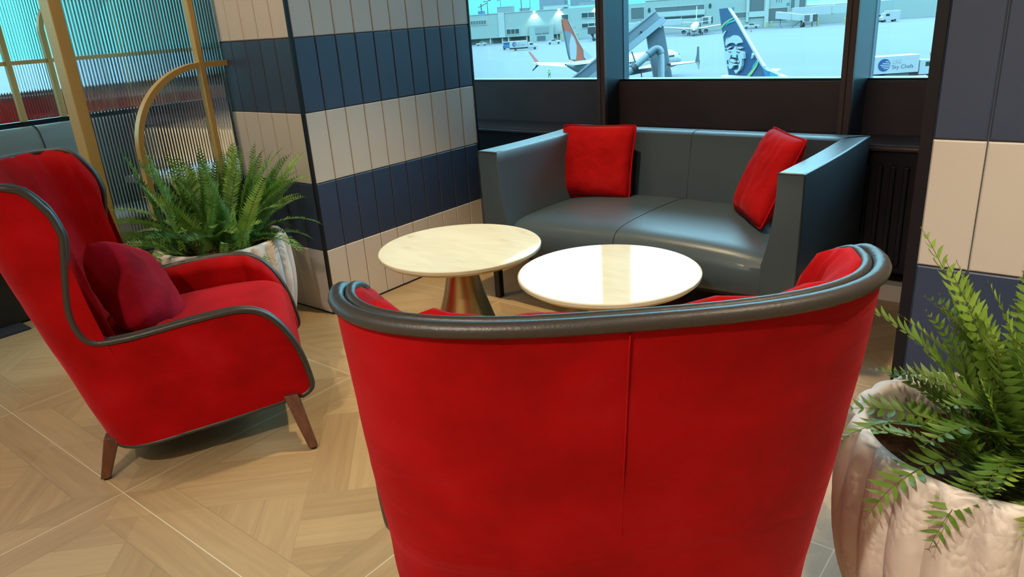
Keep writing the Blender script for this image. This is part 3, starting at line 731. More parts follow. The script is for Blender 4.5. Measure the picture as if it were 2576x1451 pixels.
# far fern
PL = (-3.045, 1.645); planter(PL[0], PL[1], .50, .285, 'fluted white cement planter between the glass screen and the striped pillar', .43, .2)
LM = [frond_mesh('fern_frond', .50, .046, R(86), R(66), 'leafL', 11, 30, .38), frond_mesh('fern_frond', .50, .046, R(78), R(38), 'leafL', 12, 30, .38),
      frond_mesh('fern_frond', .48, .046, R(68), R(-2), 'leafL', 13, 28, .36), frond_mesh('fern_frond', .42, .046, R(46), R(-42), 'leafL', 14, 28, .28),
      frond_mesh('fern_frond', .36, .042, R(24), R(-55), 'leafL', 15, 26, .27)]
rg = random.Random(5); sp = []
for k in range(99):
    az = 2*pi*(k*.618 % 1)+rg.uniform(-.2, .2); q = ((k*37) % 99+.5)/99
    mi = 0 if q < .26 else 1 if q < .52 else 2 if q < .72 else 3 if q < .88 else 4
    rr = rg.uniform(.03, .21); bx, by = rr*cos(az), rr*sin(az)
    s = rg.uniform(.78, 1.05)
    # keep clear of the glass screen and the tiled pillar
    ex, ey = bx+cos(az)*.42*s*(0.35 if mi == 0 else .62 if mi == 1 else .9), by+sin(az)*.42*s*(0.35 if mi == 0 else .62 if mi == 1 else .9)
    pd = ex*.848-ey*.53
    lim = min(1., .40/abs(ex) if ex < -.40 else 1., .42/ey if ey > .42 else 1., .31/pd if pd > .31 and mi > 1 else 1.)
    if k >= 90: continue
    sp.append((bx, by, .44, az, mi, s*lim, R(rg.uniform(-13, 9)), R(rg.uniform(-35, 35))))
sp += [(-.08, -.07, .46, R(a), m, s, R(t), R(q)) for a, m, s, t, q in ((212, 3, 1.0, -4, 8), (222, 4, 1.15, 6, -10), (232, 3, 1.02, -8, 15), (240, 4, 1.1, 4, 0), (205, 2, .85, 0, 10), (228, 2, .8, -10, -10), (250, 4, 1.0, 0, 14), (216, 4, 1.1, 14, 20), (236, 2, .9, -6, 5))]
fern('fern_plant', (PL[0], PL[1], 0), 'dense green fern growing in the planter behind the side-on wing chair', sp, LM)
# ------------------------------------------------------------------ outside: apron 12 m below the lounge floor
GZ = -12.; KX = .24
def tarmac_mat():
    m = mat('apron_concrete', (.034, .043, .052), .85, noise=.16, nscale=.02, stretch=(.5, 3, 1), dark=(.029, .037, .045)); return m
tag(obj('tarmac', MB().box(-1500, 900, 9, 2500, GZ-.5, GZ), tarmac_mat()), 'pale concrete airport apron outside the windows', 'apron', kind='structure')
X = dict(
 wall=mat('facade_paint', (.52, .66, .62), .8, noise=.06, nscale=.05), wall2=mat('facade_trim', (.66, .78, .74), .8),
 glz=mat('dark_glazing', (.05, .10, .11), .15), glz2=mat('grey_glazing', (.16, .20, .21), .3), shut=mat('roller_shutter', (.36, .44, .44), .6), void=mat('dark_opening', (.05, .07, .08), .8),
 roof=mat('rooftop_grey', (.40, .46, .50), .8), roof2=mat('rooftop_blue_grey', (.30, .38, .45), .8), white=mat('vehicle_white', (.72, .76, .78), .4), tyre=mat('tyre_rubber', (.02, .02, .022), .8),
 blue=mat('signal_blue', (.02, .09, .34), .4), blue2=mat('sky_blue_paint', (.05, .25, .55), .4), orange=mat('orange_paint', (.80, .13, .04), .4), red=mat('red_paint', (.6, .04, .03), .5),
 fin=mat('deep_blue_tail_paint', (.012, .10, .26), .35), green=mat('light_green_paint', (.36, .75, .30), .4), cyan=mat('cyan_paint', (.02, .52, .66), .4), mid=mat('mid_blue_paint', (.02, .25, .52), .4),
 face=mat('pale_emblem_paint', (.70, .84, .86), .4), greyfin=mat('grey_tail_paint', (.28, .36, .42), .4), dkgrey=mat('dark_grey_metal', (.06, .08, .09), .6), lgrey=mat('light_grey_metal', (.42, .48, .50), .5),
 cream=mat('cream_equipment', (.60, .60, .38), .6), yel=mat('yellow_post', (.65, .58, .25), .6), lamp=mat('floodlight_lens', (.9, 1, .85), .5, emit=12), teal=mat('teal_sign', (.02, .35, .33), .6),
 text=mat('grey_letter_paint', (.08, .14, .26), .6), textl=mat('pale_letter_paint', (.42, .50, .60), .6), hiviz=mat('lime_vest', (.35, .9, .10), .7), cloth=mat('dark_work_trousers', (.07, .05, .06), .9), skin=mat('skin_tone', (.18, .10, .07), .6),
 windscreen=mat('windscreen_dark', (.03, .05, .06), .15), engine=mat('engine_intake_dark', (.03, .03, .035), .5), hot=mat('tail_lamp_red', (1, .12, .05), .5, emit=3), warm=mat('landing_lamp', (1, .85, .6), .5, emit=6))
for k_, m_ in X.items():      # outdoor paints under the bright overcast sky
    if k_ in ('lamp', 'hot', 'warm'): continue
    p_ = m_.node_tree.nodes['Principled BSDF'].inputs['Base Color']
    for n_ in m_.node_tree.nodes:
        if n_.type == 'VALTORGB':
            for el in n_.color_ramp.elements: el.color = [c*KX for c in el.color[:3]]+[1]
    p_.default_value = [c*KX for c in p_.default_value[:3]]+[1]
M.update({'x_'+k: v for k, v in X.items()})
def text(body, size, m, parent, mtx, name='lettering', ext=.01):
    c = bpy.data.curves.new(name, 'FONT'); c.body = body; c.size = size; c.extrude = ext; c.materials.append(M[m])
    o = bpy.data.objects.new(name, c); me = bpy.data.meshes.new_from_object(o); bpy.data.objects.remove(o)
    o = bpy.data.objects.new(name, me); COL.objects.link(o); o.parent = parent; o.matrix_local = mtx; return o
# --- concourse facade: local s along the wall, z up, w outwards (towards the lounge)
FA = V((-290.058, 330.153, GZ)); FU = V((.90920, .41636, 0)).normalized(); FN = V((FU.y, -FU.x, 0))
fac = empty('terminal_building', FA, math.atan2(FU.y, FU.x), 'long pale concourse building with flat facade across the apron', 'building')
def fb(mb, s0, s1, w0, w1, z0, z1, mi=0): return mb.box(s0, s1, -w1, -w0, z0, z1, mi)   # local y = -outwards
mb = MB(); fb(mb, -70, 96, -40, 0, 3.0, 15.7); fb(mb, 96, 134, -40, 0, 3.0, 16.6); fb(mb, 134, 176, -40, .0, 3.0, 19); fb(mb, -70, 176, -40, -3, 0, 3.0); fb(mb, 176, 300, -40, -6, 0, 9)
fb(mb, 33, 46.5, 0, 1.6, 0, 8.2); fb(mb, 50.5, 176, -3, 0, 0, 3)
obj('wall', mb, 'x_wall', fac)
mb = MB(); fb(mb, -70, 52, -1, .25, 15.6, 15.95); fb(mb, 52, 134, -1, .25, 16.5, 16.8); fb(mb, 15.5, 19.0, 0, .5, 3, 15.6); fb(mb, 100, 126.5, .0, .5, 8.2, 10.4); fb(mb, 148, 156, 0, .8, 5.2, 7.8); fb(mb, 147, 148.3, 0, .8, 3, 19); fb(mb, 156, 158, 0, .8, 0, 19)
obj('facade_trim', mb, 'x_wall2', fac)
def fwin(s0, s1, z0, z1, n=1, m='x_glz', w=.0, dep=.25):
    fr = MB(); t = .35
    fb(fr, s0-t, s1+t, w, w+dep, z1, z1+t); fb(fr, s0-t, s1+t, w, w+dep, z0-t, z0); fb(fr, s0-t, s0, w, w+dep, z0, z1); fb(fr, s1, s1+t, w, w+dep, z0, z1)
    for k in range(1, n): q = s0+(s1-s0)*k/n; fb(fr, q-.12, q+.12, w, w+dep, z0, z1)
    f = obj('window', fr, 'x_wall2', fac); obj('pane', fb(MB(), s0, s1, w+.02, w+.08, z0, z1), m, f)
for a in ((-.6, 8.4, 10.6, 12.6, 6, 'x_glz2'), (19.9, 27, 4.5, 7.0, 3), (51.2, 54.7, 9.3, 12.6), (62.1, 76, 10.4, 12.8, 4), (62.1, 76, 5.4, 7.4, 4), (88.5, 95.3, 7.9, 13.6, 1, 'x_glz2'), (101, 126.1, 10.7, 12.9, 1, 'x_glz2'), (103, 126.3, 6.6, 7.9, 2),
          (141.3, 147.4, 5.2, 7.8, 1, 'x_glz2'), (148.6, 155.6, 7.9, 18, 1, 'x_glz2'), (157.9, 167, 2.5, 8.8, 1, 'x_glz2'), (168.4, 170.3, 8.1, 18, 1, 'x_glz2'), (172.4, 175.4, 8.1, 18, 1, 'x_glz2')):
    fwin(*a)
for s, z in ((98, 12), (129, 12.1)):
    mb = MB(); P = [(s+.7*cos(2*pi*i/20), z+1.2*sin(2*pi*i/20)) for i in range(20)]; mb.prism(P, (-.3, -.05), lambda u, v, w: (u, w, v)); f = obj('porthole', mb, 'x_glz', fac)
dr = obj('garage_door', fb(MB(), 36.3, 44.2, 1.55, 1.7, 4.2, 7.2), 'x_shut', fac)
obj('door_slot', fb(fb(MB(), 36.4, 39.9, 1.7, 1.75, 3.5, 3.8), 40.4, 44, 1.7, 1.75, 3.6, 3.9), 'x_glz', dr); obj('door_leaf', fb(MB(), 37.2, 42.0, 1.6, 1.7, 0, 2.6), 'x_glz2', dr)
mb = MB()
for s0, s1 in ((-5, 3.5), (11, 16.6), (18.6, 19.8), (21.5, 30), (31.5, 34.2), (74, 88), (128, 139), (159, 169)): fb(mb, s0, s1, -2.95, -2.8, .1, 2.7)
obj('opening', mb, 'x_void', fac)
mb = MB(); 
for s in (-6, 10, 17, 20.5, 31, 34.5): fb(mb, s-.35, s+.35, -1.2, -.4, 0, 3)
obj('column', mb, 'x_wall2', fac)
for s, z, e in ((36.1, 15.3, 1), (49.8, 15.6, 1), (70.3, 16.2, 1)):
    l = obj('floodlight', fb(MB(), s-.5, s+.5, .2, .75, z-.35, z+.1), 'x_lamp', fac)
    d = bpy.data.lights.new('floodlight_beam', 'SPOT'); d.energy = 9000; d.color = (.9, 1, .8); d.spot_size = R(95); d.spot_blend = .5; d.shadow_soft_size = .3
    o = bpy.data.objects.new('floodlight_beam', d); COL.objects.link(o); p = FA+FU*s+FN*1.3+V((0, 0, z)); o.location = p; o.rotation_euler = (FN*-.28+V((0, 0, -1))).to_track_quat('-Z', 'Y').to_euler()
fq = Matrix.Rotation(R(90), 4, 'X')
text('F17', 2.2, 'x_text', fac, Matrix.Translation((161.2, -.06, 11.3)) @ fq)
for s, z in ((166.5, 9.6), (139.8, 9.2)): obj('gate_sign', fb(MB(), s, s+1.3, 0, .12, z, z+1.4), 'x_teal', fac)
# rooftop plant
def roofbox(s0, s1, z0, z1, w0, w1, m, label, cat='rooftop unit', name='rooftop_unit'):
    mb = MB(); mb.box(-(s1-s0)/2, (s1-s0)/2, 0, w1-w0, 0, z1-z0)
    k = int((s1-s0)/3.6)
    for i in range(1, k): q = -(s1-s0)/2+(s1-s0)*i/k; mb.box(q-.06, q+.06, -.06, .02, .1, z1-z0-.1)
    mb.box(-(s1-s0)/2-.1, (s1-s0)/2+.1, -.1, w1-w0+.1, z1-z0, z1-z0+.15)
    o = obj(name, mb, m); o.location = FA+FU*((s0+s1)/2)+FN*(-w0)+V((0, 0, z0)); o.rotation_euler = (0, 0, math.atan2(FU.y, FU.x)); return tag(o, label, cat)
roofbox(13.8, 22.4, 15.9, 18.8, 5, 11, 'x_roof', 'pale boxy rooftop unit near the striped pillar end of the concourse')
roofbox(37.5, 51.5, 15.9, 21.6, 8, 20, 'x_roof2', 'large grey-mauve ribbed plant room on the concourse roof')
roofbox(41, 54.3, 15.9, 17.7, 1.2, 6, 'x_wall2', 'low pale parapet box in front of the ribbed plant room', 'parapet', 'parapet_box')
roofbox(26, 31, 15.9, 17.4, 8, 12, 'x_roof2', 'low blue grey rooftop unit between the two plant rooms')
roofbox(54.6, 66, 16.8, 22, 9, 18, 'x_roof2', 'dark striped louvred unit on the roof right of the ribbed plant room')
roofbox(60, 72, 16.8, 18.6, 3, 6, 'x_roof', 'row of small vents on the roof edge above the dark louvred unit')
roofbox(3, 6, 15.9, 17.4, 4, 8, 'x_blue2', 'small teal rooftop unit at the far end of the concourse roof')
def mast(x, y, z0, z1, arms, label, r=.16):
    t = empty('light_mast', (x, y, z0), R(35), label, 'light mast', 'tall floodlight masts'); h = z1-z0
    obj('pole', MB().tube([(0, 0, 0), (0, 0, h)], [r, r*.6], 8), 'x_dkgrey', t)
    if arms: obj('lamp_head', MB().box(-1.9, -.7, -.4, .4, h-.6, h-.2).box(.7, 1.9, -.4, .4, h-.2, h+.3).box(-.9, .9, -.08, .08, h-.45, h-.3), 'x_dkgrey', t)
mast(-265.5, 315.6, 3.3, 10.2, 1, 'dark light mast with a lamp on each side, next to the striped pillar', .22)
mast(-285, 350.7, 6, 11.3, 1, 'light mast rising behind the boxy rooftop unit')
mast(-250, 324.5, 4.2, 14, 0, 'tall dark mast running out of the top of the window', .24)
mast(-272.5, 362, 5.0, 11.2, 1, 'thin light mast left of the ribbed plant room')
cr_ = empty('tower_crane', (-418, 489, -2), R(30), 'small distant tower crane on the skyline', 'crane')
obj('tower', MB().tube([(0, 0, 0), (0, 0, 15)], .45, 4), 'x_dkgrey', cr_); obj('jib', MB().tube([(-2.5, 0, 12.4), (5.5, 0, 15.5)], .3, 4), 'x_dkgrey', cr_)
for i, (s, w, h, L, m) in enumerate(((-20, 170, 12, 26, 'x_roof'), (12, 190, 14.5, 30, 'x_roof2'), (-60, 210, 13, 22, 'x_white'))):
    o = obj('hangar', MB().box(-L/2, L/2, 0, 20, 0, h).box(-L/2-.5, L/2+.5, -.5, 20.5, h, h+.8), m); o.location = FA+FU*s-FN*w; o.rotation_euler = (0, 0, math.atan2(FU.y, FU.x))
    tag(o, ['pale distant hangar on the skyline beyond the concourse', 'blue grey distant hangar on the skyline', 'white distant hangar at the far skyline'][i], 'hangar')

# --- airliner (x forward from the tail tip, y to its left, z up)
def airliner(loc, deg, label, layers, nose_detail=False, fx=0., stripe=None, grp=None, gear=True, wl='x_red'):
    t = empty('airliner', loc, R(deg), label, 'airliner', grp)
    st = [(0, 5.3, .12), (1.5, 5.05, .55), (4, 4.55, 1.05), (8, 3.95, 1.6), (12, 3.6, 1.88), (16, 3.5, 1.92), (30, 3.5, 1.92), (34, 3.45, 1.84), (36.5, 3.25, 1.55), (38.3, 3.0, 1.05), (39.2, 2.85, .5), (39.5, 2.8, .05)]
    mb = MB(); mb.grid([[(x+fx, r*cos(2*pi*i/32), z+r*sin(2*pi*i/32)) for i in range(32)] for x, z, r in catmull(st, 3)], cu=True)
    fu = obj('fuselage', mb, 'x_white', t, smooth=True, ang=180)
    mb = MB()
    for i in range(44):
        x = 9.5+i*.56+fx
        for sd in (-1, 1): mb.box(x, x+.26, sd*1.80, sd*1.935, 3.85, 4.2)
    obj('cabin_windows', mb, 'x_windscreen', fu)
    obj('cockpit_glass', MB().box(37.1+fx, 37.5+fx, -1.1, 1.1, 3.65, 4.15), 'x_windscreen', fu)
    fn = None
    for k, (poly, m) in enumerate(layers):
        w = .16+.02*k; mb = MB().prism(poly, (-w, w), lambda u, v, q: (u, q, v))
        o = obj('tail_fin' if k == 0 else 'fin_marking', mb, m, t if k == 0 else fn)
        if k == 0: fn = o
    def wing(rx, ry, rz, rc, tx, ty, tz, tc, th=.35):
        mb = MB(); rows = []
        for (x, y, z, c, q) in ((rx, ry, rz, rc, th), ((rx+tx)/2, (ry+ty)/2, (rz+tz)/2, (rc+tc)/2-.2, th*.7), (tx, ty, tz, tc, th*.35)):
            rows.append([(x+fx, y, z), (x-c*.25+fx, y, z+q*.6), (x-c*.7+fx, y, z+q*.35), (x-c+fx, y, z), (x-c*.6+fx, y, z-q*.3), (x-c*.2+fx, y, z-q*.4)])
        mb.grid(rows, cu=True); n = 6; mb.f.append((0, 1, 2, 3, 4, 5)); mb.m.append(0); mb.f.append((17, 16, 15, 14, 13, 12)); mb.m.append(0); return mb
    for sd in (-1, 1):
        obj('stabiliser', wing(5.6, sd*.6, 5.0, 4.0, 1.6, sd*7.1, 5.6, 1.5, .3), 'x_white', t, smooth=True)
        wg = obj('wing', wing(25.5, sd*1.4, 2.7, 7.4, 14.8, sd*17.0, 4.3, 1.6, .8), 'x_white', t, smooth=True)
        obj('winglet', wing(14.9, sd*17.0, 4.3, 1.6, 12.9, sd*17.9, 6.8, .7, .15), wl if sd > 0 else 'x_greyfin', wg)
        obj('lower_winglet', wing(14.6, sd*17.0, 4.3, 1.1, 13.4, sd*17.8, 3.2, .5, .1), 'x_dkgrey', wg)
        en = MB(); pr = [(.30, 0), (.62, .2), (.95, 1.4), (1.05, 2.8), (1.03, 3.6), (.92, 3.9)]
        en.grid([[(21.8+x+fx, sd*5.0+r*cos(2*pi*i/24), 1.75+r*sin(2*pi*i/24)) for i in range(24)] for r, x in pr], cu=True)
        e_ = obj('engine', en, 'x_white' if not nose_detail else 'x_blue2', t, smooth=True)
        obj('engine_intake', MB().grid([[(25.6+x+fx, sd*5.0+r*cos(2*pi*i/24), 1.75+r*sin(2*pi*i/24)) for i in range(24)] for r, x in ((.90, .06), (.3, -.1), (.02, .15))], cu=True), 'x_engine', e_)
        obj('pylon', MB().box(21.5+fx, 24.5+fx, sd*5-.12, sd*5+.12, 2.5, 3.1), 'x_white', e_)
        g = MB().tube([(20+fx, sd*2.86, .5), (20+fx, sd*2.6, 2.4)], .12, 8); gg = obj('landing_gear', g, 'x_lgrey', t)
        for q in (-.42, .42):
            obj('wheel', MB().tube([(20+fx, sd*2.86+q-.18, .56), (20+fx, sd*2.86+q+.18, .56)], .56, 20), 'x_tyre', gg)
    g = MB().tube([(35+fx, 0, .4), (35.2+fx, 0, 1.9)], .09, 8); gg = obj('nose_gear', g, 'x_lgrey', t)
    for q in (-.22, .22): obj('wheel', MB().tube([(35+fx, q-.1, .36), (35+fx, q+.1, .36)], .36, 16), 'x_tyre', gg)
    return t
def AF(a, bx, by): return lambda P: [(a[0]+bx[0]*x+by[0]*y, a[1]+bx[1]*x+by[1]*y) for x, y in P]
f1 = AF((-25.338, 17.048), (.0240, -.0022), (-.00125, -.0144))
FO = AF((-25.338, 17.048), (.02395, -.00196), (-.00103, -.0138))
FB_ = AF((-4.178727, 13.535714), (.00921585, 0.), (.00037271, -.00574837))
LA = [([(212,150),(385,138),(410,160),(565,395),(950,1090),(1035,1195),(1110,1250),(1165,1268),(1165,1440),(400,1440),(330,950),(290,660),(255,480)], 'x_fin'),
 ([(385,138),(410,160),(565,385),(690,610),(970,1080),(1045,1195),(1012,1200),(938,1092),(560,425),(400,175)], 'x_white'),
 ([(283,690),(296,690),(342,955),(408,1440),(396,1440),(328,955)], 'x_white'),
 ([(253,478),(330,400),(420,345),(480,322),(494,342),(420,375),(340,432),(290,488),(262,525)], 'x_green'),
 ([(345,455),(400,392),(480,368),(520,360),(530,390),(480,405),(440,415),(395,430),(360,465)], 'x_cyan'),
 ([(290,650),(300,600),(330,565),(370,555),(345,590),(320,630),(300,685)], 'x_face'),
 ([(948,1090),(962,1110),(932,1200),(872,1300),(805,1390),(780,1440),(705,1440),(760,1370),(830,1280),(890,1190)], 'x_green'),
 ([(935,1085),(950,1095),(900,1185),(845,1262),(870,1180)], 'x_cyan'),
 ([(1165,1266),(1230,1290),(1300,1320),(1322,1440),(1165,1440)], 'x_cyan'),
 ([(1035,1197),(1110,1252),(1165,1270),(1165,1440),(1125,1440),(1080,1330)], 'x_mid'),
 ([(1300,1320),(1451,1375),(1540,1440),(1322,1440)], 'x_white'),
 ([(846,1060),(860,955),(880,992),(868,1050)], 'x_face'),
 ([(370,830),(365,770),(385,700),(408,680),(402,732),(432,682),(452,670),(442,704),(482,655),(520,640),(580,650),(630,690),(665,740),(672,775),(605,785),(575,815),(545,785),(500,775),(450,785),(410,805),(385,838)], 'x_face'),
 ([(390,905),(425,860),(455,843),(485,850),(478,868),(445,872),(430,895),(405,912)], 'x_face'),
 ([(363,880),(385,870),(400,880),(385,893)], 'x_face'),
 ([(595,870),(620,850),(655,848),(682,865),(672,886),(640,880),(605,882)], 'x_face'),
 ([(350,950),(375,935),(420,920),(450,905),(500,905),(540,880),(560,840),(575,850),(580,900),(620,905),(665,930),(700,930),(718,970),(724,1060),(705,1077),(692,1030),(692,1110),(682,1200),(652,1270),(612,1310),(580,1347),(560,1320),(543,1280),(590,1275),(622,1260),(632,1220),(625,1180),(650,1150),(655,1110),(620,1060),(560,1045),(500,1045),(455,1070),(450,1110),(470,1140),(540,1160),(600,1165),(606,1186),(530,1195),(517,1230),(482,1262),(443,1256),(440,1220),(405,1210),(380,1160),(370,1060),(365,990)], 'x_face'),
 ([(460,1090),(490,1068),(530,1080),(577,1132),(540,1142),(480,1130)], 'x_face'),
 ([(612,1100),(630,1088),(646,1120),(635,1142),(620,1132)], 'x_face'),
 ([(443,932),(470,942),(497,934),(490,950),(460,952)], 'x_fin'),
 ([(598,928),(625,943),(657,938),(640,958),(608,950)], 'x_fin'),
 ([(496,1000),(507,1000),(502,1052),(488,1052)], 'x_fin'), ([(606,990),(618,1000),(614,1062),(603,1052)], 'x_fin'), ([(425,1100),(433,1100),(438,1170),(430,1170)], 'x_fin')]
LO = [([(1048,182),(1062,178),(1100,180),(1170,310),(1230,420),(1290,520),(1298,610),(1325,650),(1320,705),(1268,705),(1225,665),(1140,640),(1120,560),(1095,430),(1070,315),(1055,250)], 'x_orange'),
 ([(1068,315),(1110,318),(1152,345),(1130,400),(1118,470),(1125,540),(1140,635),(1118,560),(1093,430)], 'x_greyfin'),
 ([(1150,345),(1185,395),(1210,470),(1212,550),(1205,640),(1140,640),(1130,560),(1122,480),(1133,400)], 'x_white'),
 ([(1100,180),(1107,182),(1237,420),(1297,525),(1285,520),(1225,425)], 'x_white'),
 ([(1290,520),(1350,560),(1410,615),(1330,650),(1298,610)], 'x_white')]

airliner((-34.9435, 83.449, GZ), -30, 'airliner with a deep blue tail fin carrying a pale smiling face emblem', [(FB_(p), m) for p, m in LA], fx=-1.5)
airliner((-73.611, 106.711, GZ), 88, 'white airliner with an orange tail fin and drooping split winglets', [(FO(p), m) for p, m in LO])
pl = airliner((-167.0, 356.0, GZ), -66.5, 'white airliner facing the lounge, parked at the far concourse', [([(-.9, 12.5), (1.1, 12.5), (6.3, 6.2), (1.0, 5.6)], 'x_white')], True)
obj('landing_lamp', MB().sphere((39.45, 0, 2.9), .32, 12, 8), 'x_warm', pl)

# --- vehicles
def wheels(t, P, r=.45, w=.28):
    for x, y in P: obj('wheel', MB().tube([(x, y-w/2, r), (x, y+w/2, r)], r, 18), 'x_tyre', t)
def truck(loc, deg, label, L=7.4, scale=1., lg=None):
    t = empty('catering_truck', loc, R(deg), label, 'truck', lg); t.scale = (scale,)*3
    obj('box_body', MB().box(-L/2-1, L/2-1, -1.25, 1.25, 1.15, 3.8), 'x_white', t, bevel=.05)
    obj('chassis', MB().box(-L/2-1, L/2+2.2, -.5, .5, .55, 1.1).box(-2.3, 1.4, -1.0, -.6, .5, 1.1), 'x_dkgrey', t)
    c = MB(); c.prism([(L/2-.8, .7), (L/2+3.2, .7), (L/2+3.3, 1.5), (L/2+3.0, 1.75), (L/2+1.9, 1.85), (L/2+1.3, 2.85), (L/2-.8, 2.95)], (-1.1, 1.1), lambda u, v, w: (u, w, v)); cb = obj('cab', c, 'x_white', t, bevel=.06)
    obj('side_window', MB().box(L/2+.1, L/2+1.3, -1.13, 1.13, 1.95, 2.6), 'x_windscreen', cb)
    obj('windscreen', MB().prism([(L/2+1.92, 1.9), (L/2+1.36, 2.8), (L/2+1.30, 2.78), (L/2+1.86, 1.88)], (-1., 1.), lambda u, v, w: (u, w, v)), 'x_windscreen', cb)
    wheels(t, [(L/2+2.1, -1.0), (L/2+2.1, 1.0), (-L/2+1.4, -1.05), (-L/2+1.4, 1.05)], .5, .35)
    lx = -L/2-1+L*.27
    e = MB(); e.prism([(lx+.95*cos(2*pi*i/36), 2.5+.95*sin(2*pi*i/36)) for i in range(36)], (-1.275, -1.25), lambda u, v, w: (u, w, v)); em = obj('round_emblem', e, 'x_blue', t)
    s = MB()
    for k, (a, b) in enumerate(((.15, .62), (-.3, .80), (-.62, .92), (-.38, .86), (-.02, .68))): s.box(lx+a, lx+b, -1.29, -1.27, 2.5+.52-k*.26-.06, 2.5+.52-k*.26+.06)
    obj('emblem_stripes', s, 'x_face', em)
    text('LSG', .85, 'x_textl', t, Matrix.Translation((lx+1.25, -1.26, 2.62)) @ fq); text('Sky Chefs', .85, 'x_text', t, Matrix.Translation((lx+1.2, -1.26, 1.85)) @ fq)
    return t
truck((-200.4, 258.2, GZ), 40, 'white catering truck with a round blue emblem, far across the apron')
truck((-28.0, 132.6, GZ), 38, 'white catering truck with a round blue emblem, seen through the narrow end window')
def pickup(loc, deg, label, brake=False):
    t = empty('pickup_truck', loc, R(deg), label, 'pickup')
    c = MB(); c.prism([(-2.8, .6), (2.8, .6), (2.85, 1.05), (2.6, 1.25), (1.5, 1.35), (.8, 1.95), (-.7, 1.98), (-1.0, 1.35), (-2.8, 1.3)], (-.95, .95), lambda u, v, w: (u, w, v)); obj('body', c, 'x_white', t, bevel=.06)
    obj('side_window', MB().prism([(-.75, 1.4), (1.3, 1.4), (.75, 1.88), (-.65, 1.9)], (-.97, .97), lambda u, v, w: (u, w, v)), 'x_windscreen', t)
    wheels(t, [(1.8, -.85), (1.8, .85), (-1.8, -.85), (-1.8, .85)], .42, .26)
    if brake: obj('tail_lamp', MB().box(2.84, 2.9, -.9, -.6, .9, 1.2).box(2.84, 2.9, .6, .9, .9, 1.2), 'x_hot', t)
    return t
pickup((-213.5, 301.0, GZ), 215, 'white pickup driving away from the garage door').scale = (1.15,)*3
pickup((-150.5, 384.0, GZ), 20, 'white pickup with a red lamp, beside the pale face tail fin', True).scale = (1.3,)*3
pickup((-271.5, 315.5, GZ), 35, 'white pickup parked under the concourse at the far end')
tg = empty('baggage_tractor', (-214.2, 266.3, GZ), R(40), 'blue baggage tractor standing behind the far catering truck', 'tractor')
obj('body', MB().box(-2.0, 2.0, -1, 1, .6, 2.0), 'x_blue2', tg, bevel=.08); obj('cab', MB().box(-1.6, 1.3, -.95, .95, 2.0, 3.1), 'x_blue', tg, bevel=.05); obj('roof', MB().box(-1.9, 1.7, -1.0, 1.0, 3.1, 3.3), 'x_white', tg); wheels(tg, [(1.3, -.95), (1.3, .95), (-1.3, -.95), (-1.3, .95)], .5)
def van(loc, deg, label, m='x_white', box=False):
    t = empty('van', loc, R(deg), label, 'van')
    P = [(-2.6, .5), (2.7, .5), (2.75, 1.2), (2.1, 1.5), (1.5, 2.3), (-2.6, 2.4)] if not box else [(-3.4, .6), (3.0, .6), (3.0, 1.6), (2.4, 1.9), (2.2, 3.0), (1.4, 3.1), (1.4, 3.7), (-3.4, 3.7)]
    b = MB().prism(P, (-1.05, 1.05), lambda u, v, w: (u, w, v)); obj('body', b, m, t, bevel=.06)
    obj('side_window', MB().box(.2, 1.5, -1.07, 1.07, 1.5 if not box else 2.0, 2.1 if not box else 2.7), 'x_windscreen', t)
    wheels(t, [(1.8, -.95), (1.8, .95), (-1.7, -.95), (-1.7, .95)], .45); return t
van((-95.5, 394.0, GZ), 30, 'small white van at the edge of the narrow end window').scale = (1.5,)*3
van((-88.0, 389.0, GZ), 215, 'boxy white service van in the middle of the narrow end window', box=True).scale = (1.3,)*3
co_ = empty('traffic_cone', (-133.3, 340.3, GZ), 0, 'small orange cone on the apron beside the blue tail fin', 'cone'); obj('cone', MB().lathe([(.35, .04), (.3, .1), (.06, 1.3)], 16), 'x_red', co_); obj('base', MB().box(-.45, .45, -.45, .45, 0, .05), 'x_red', co_)

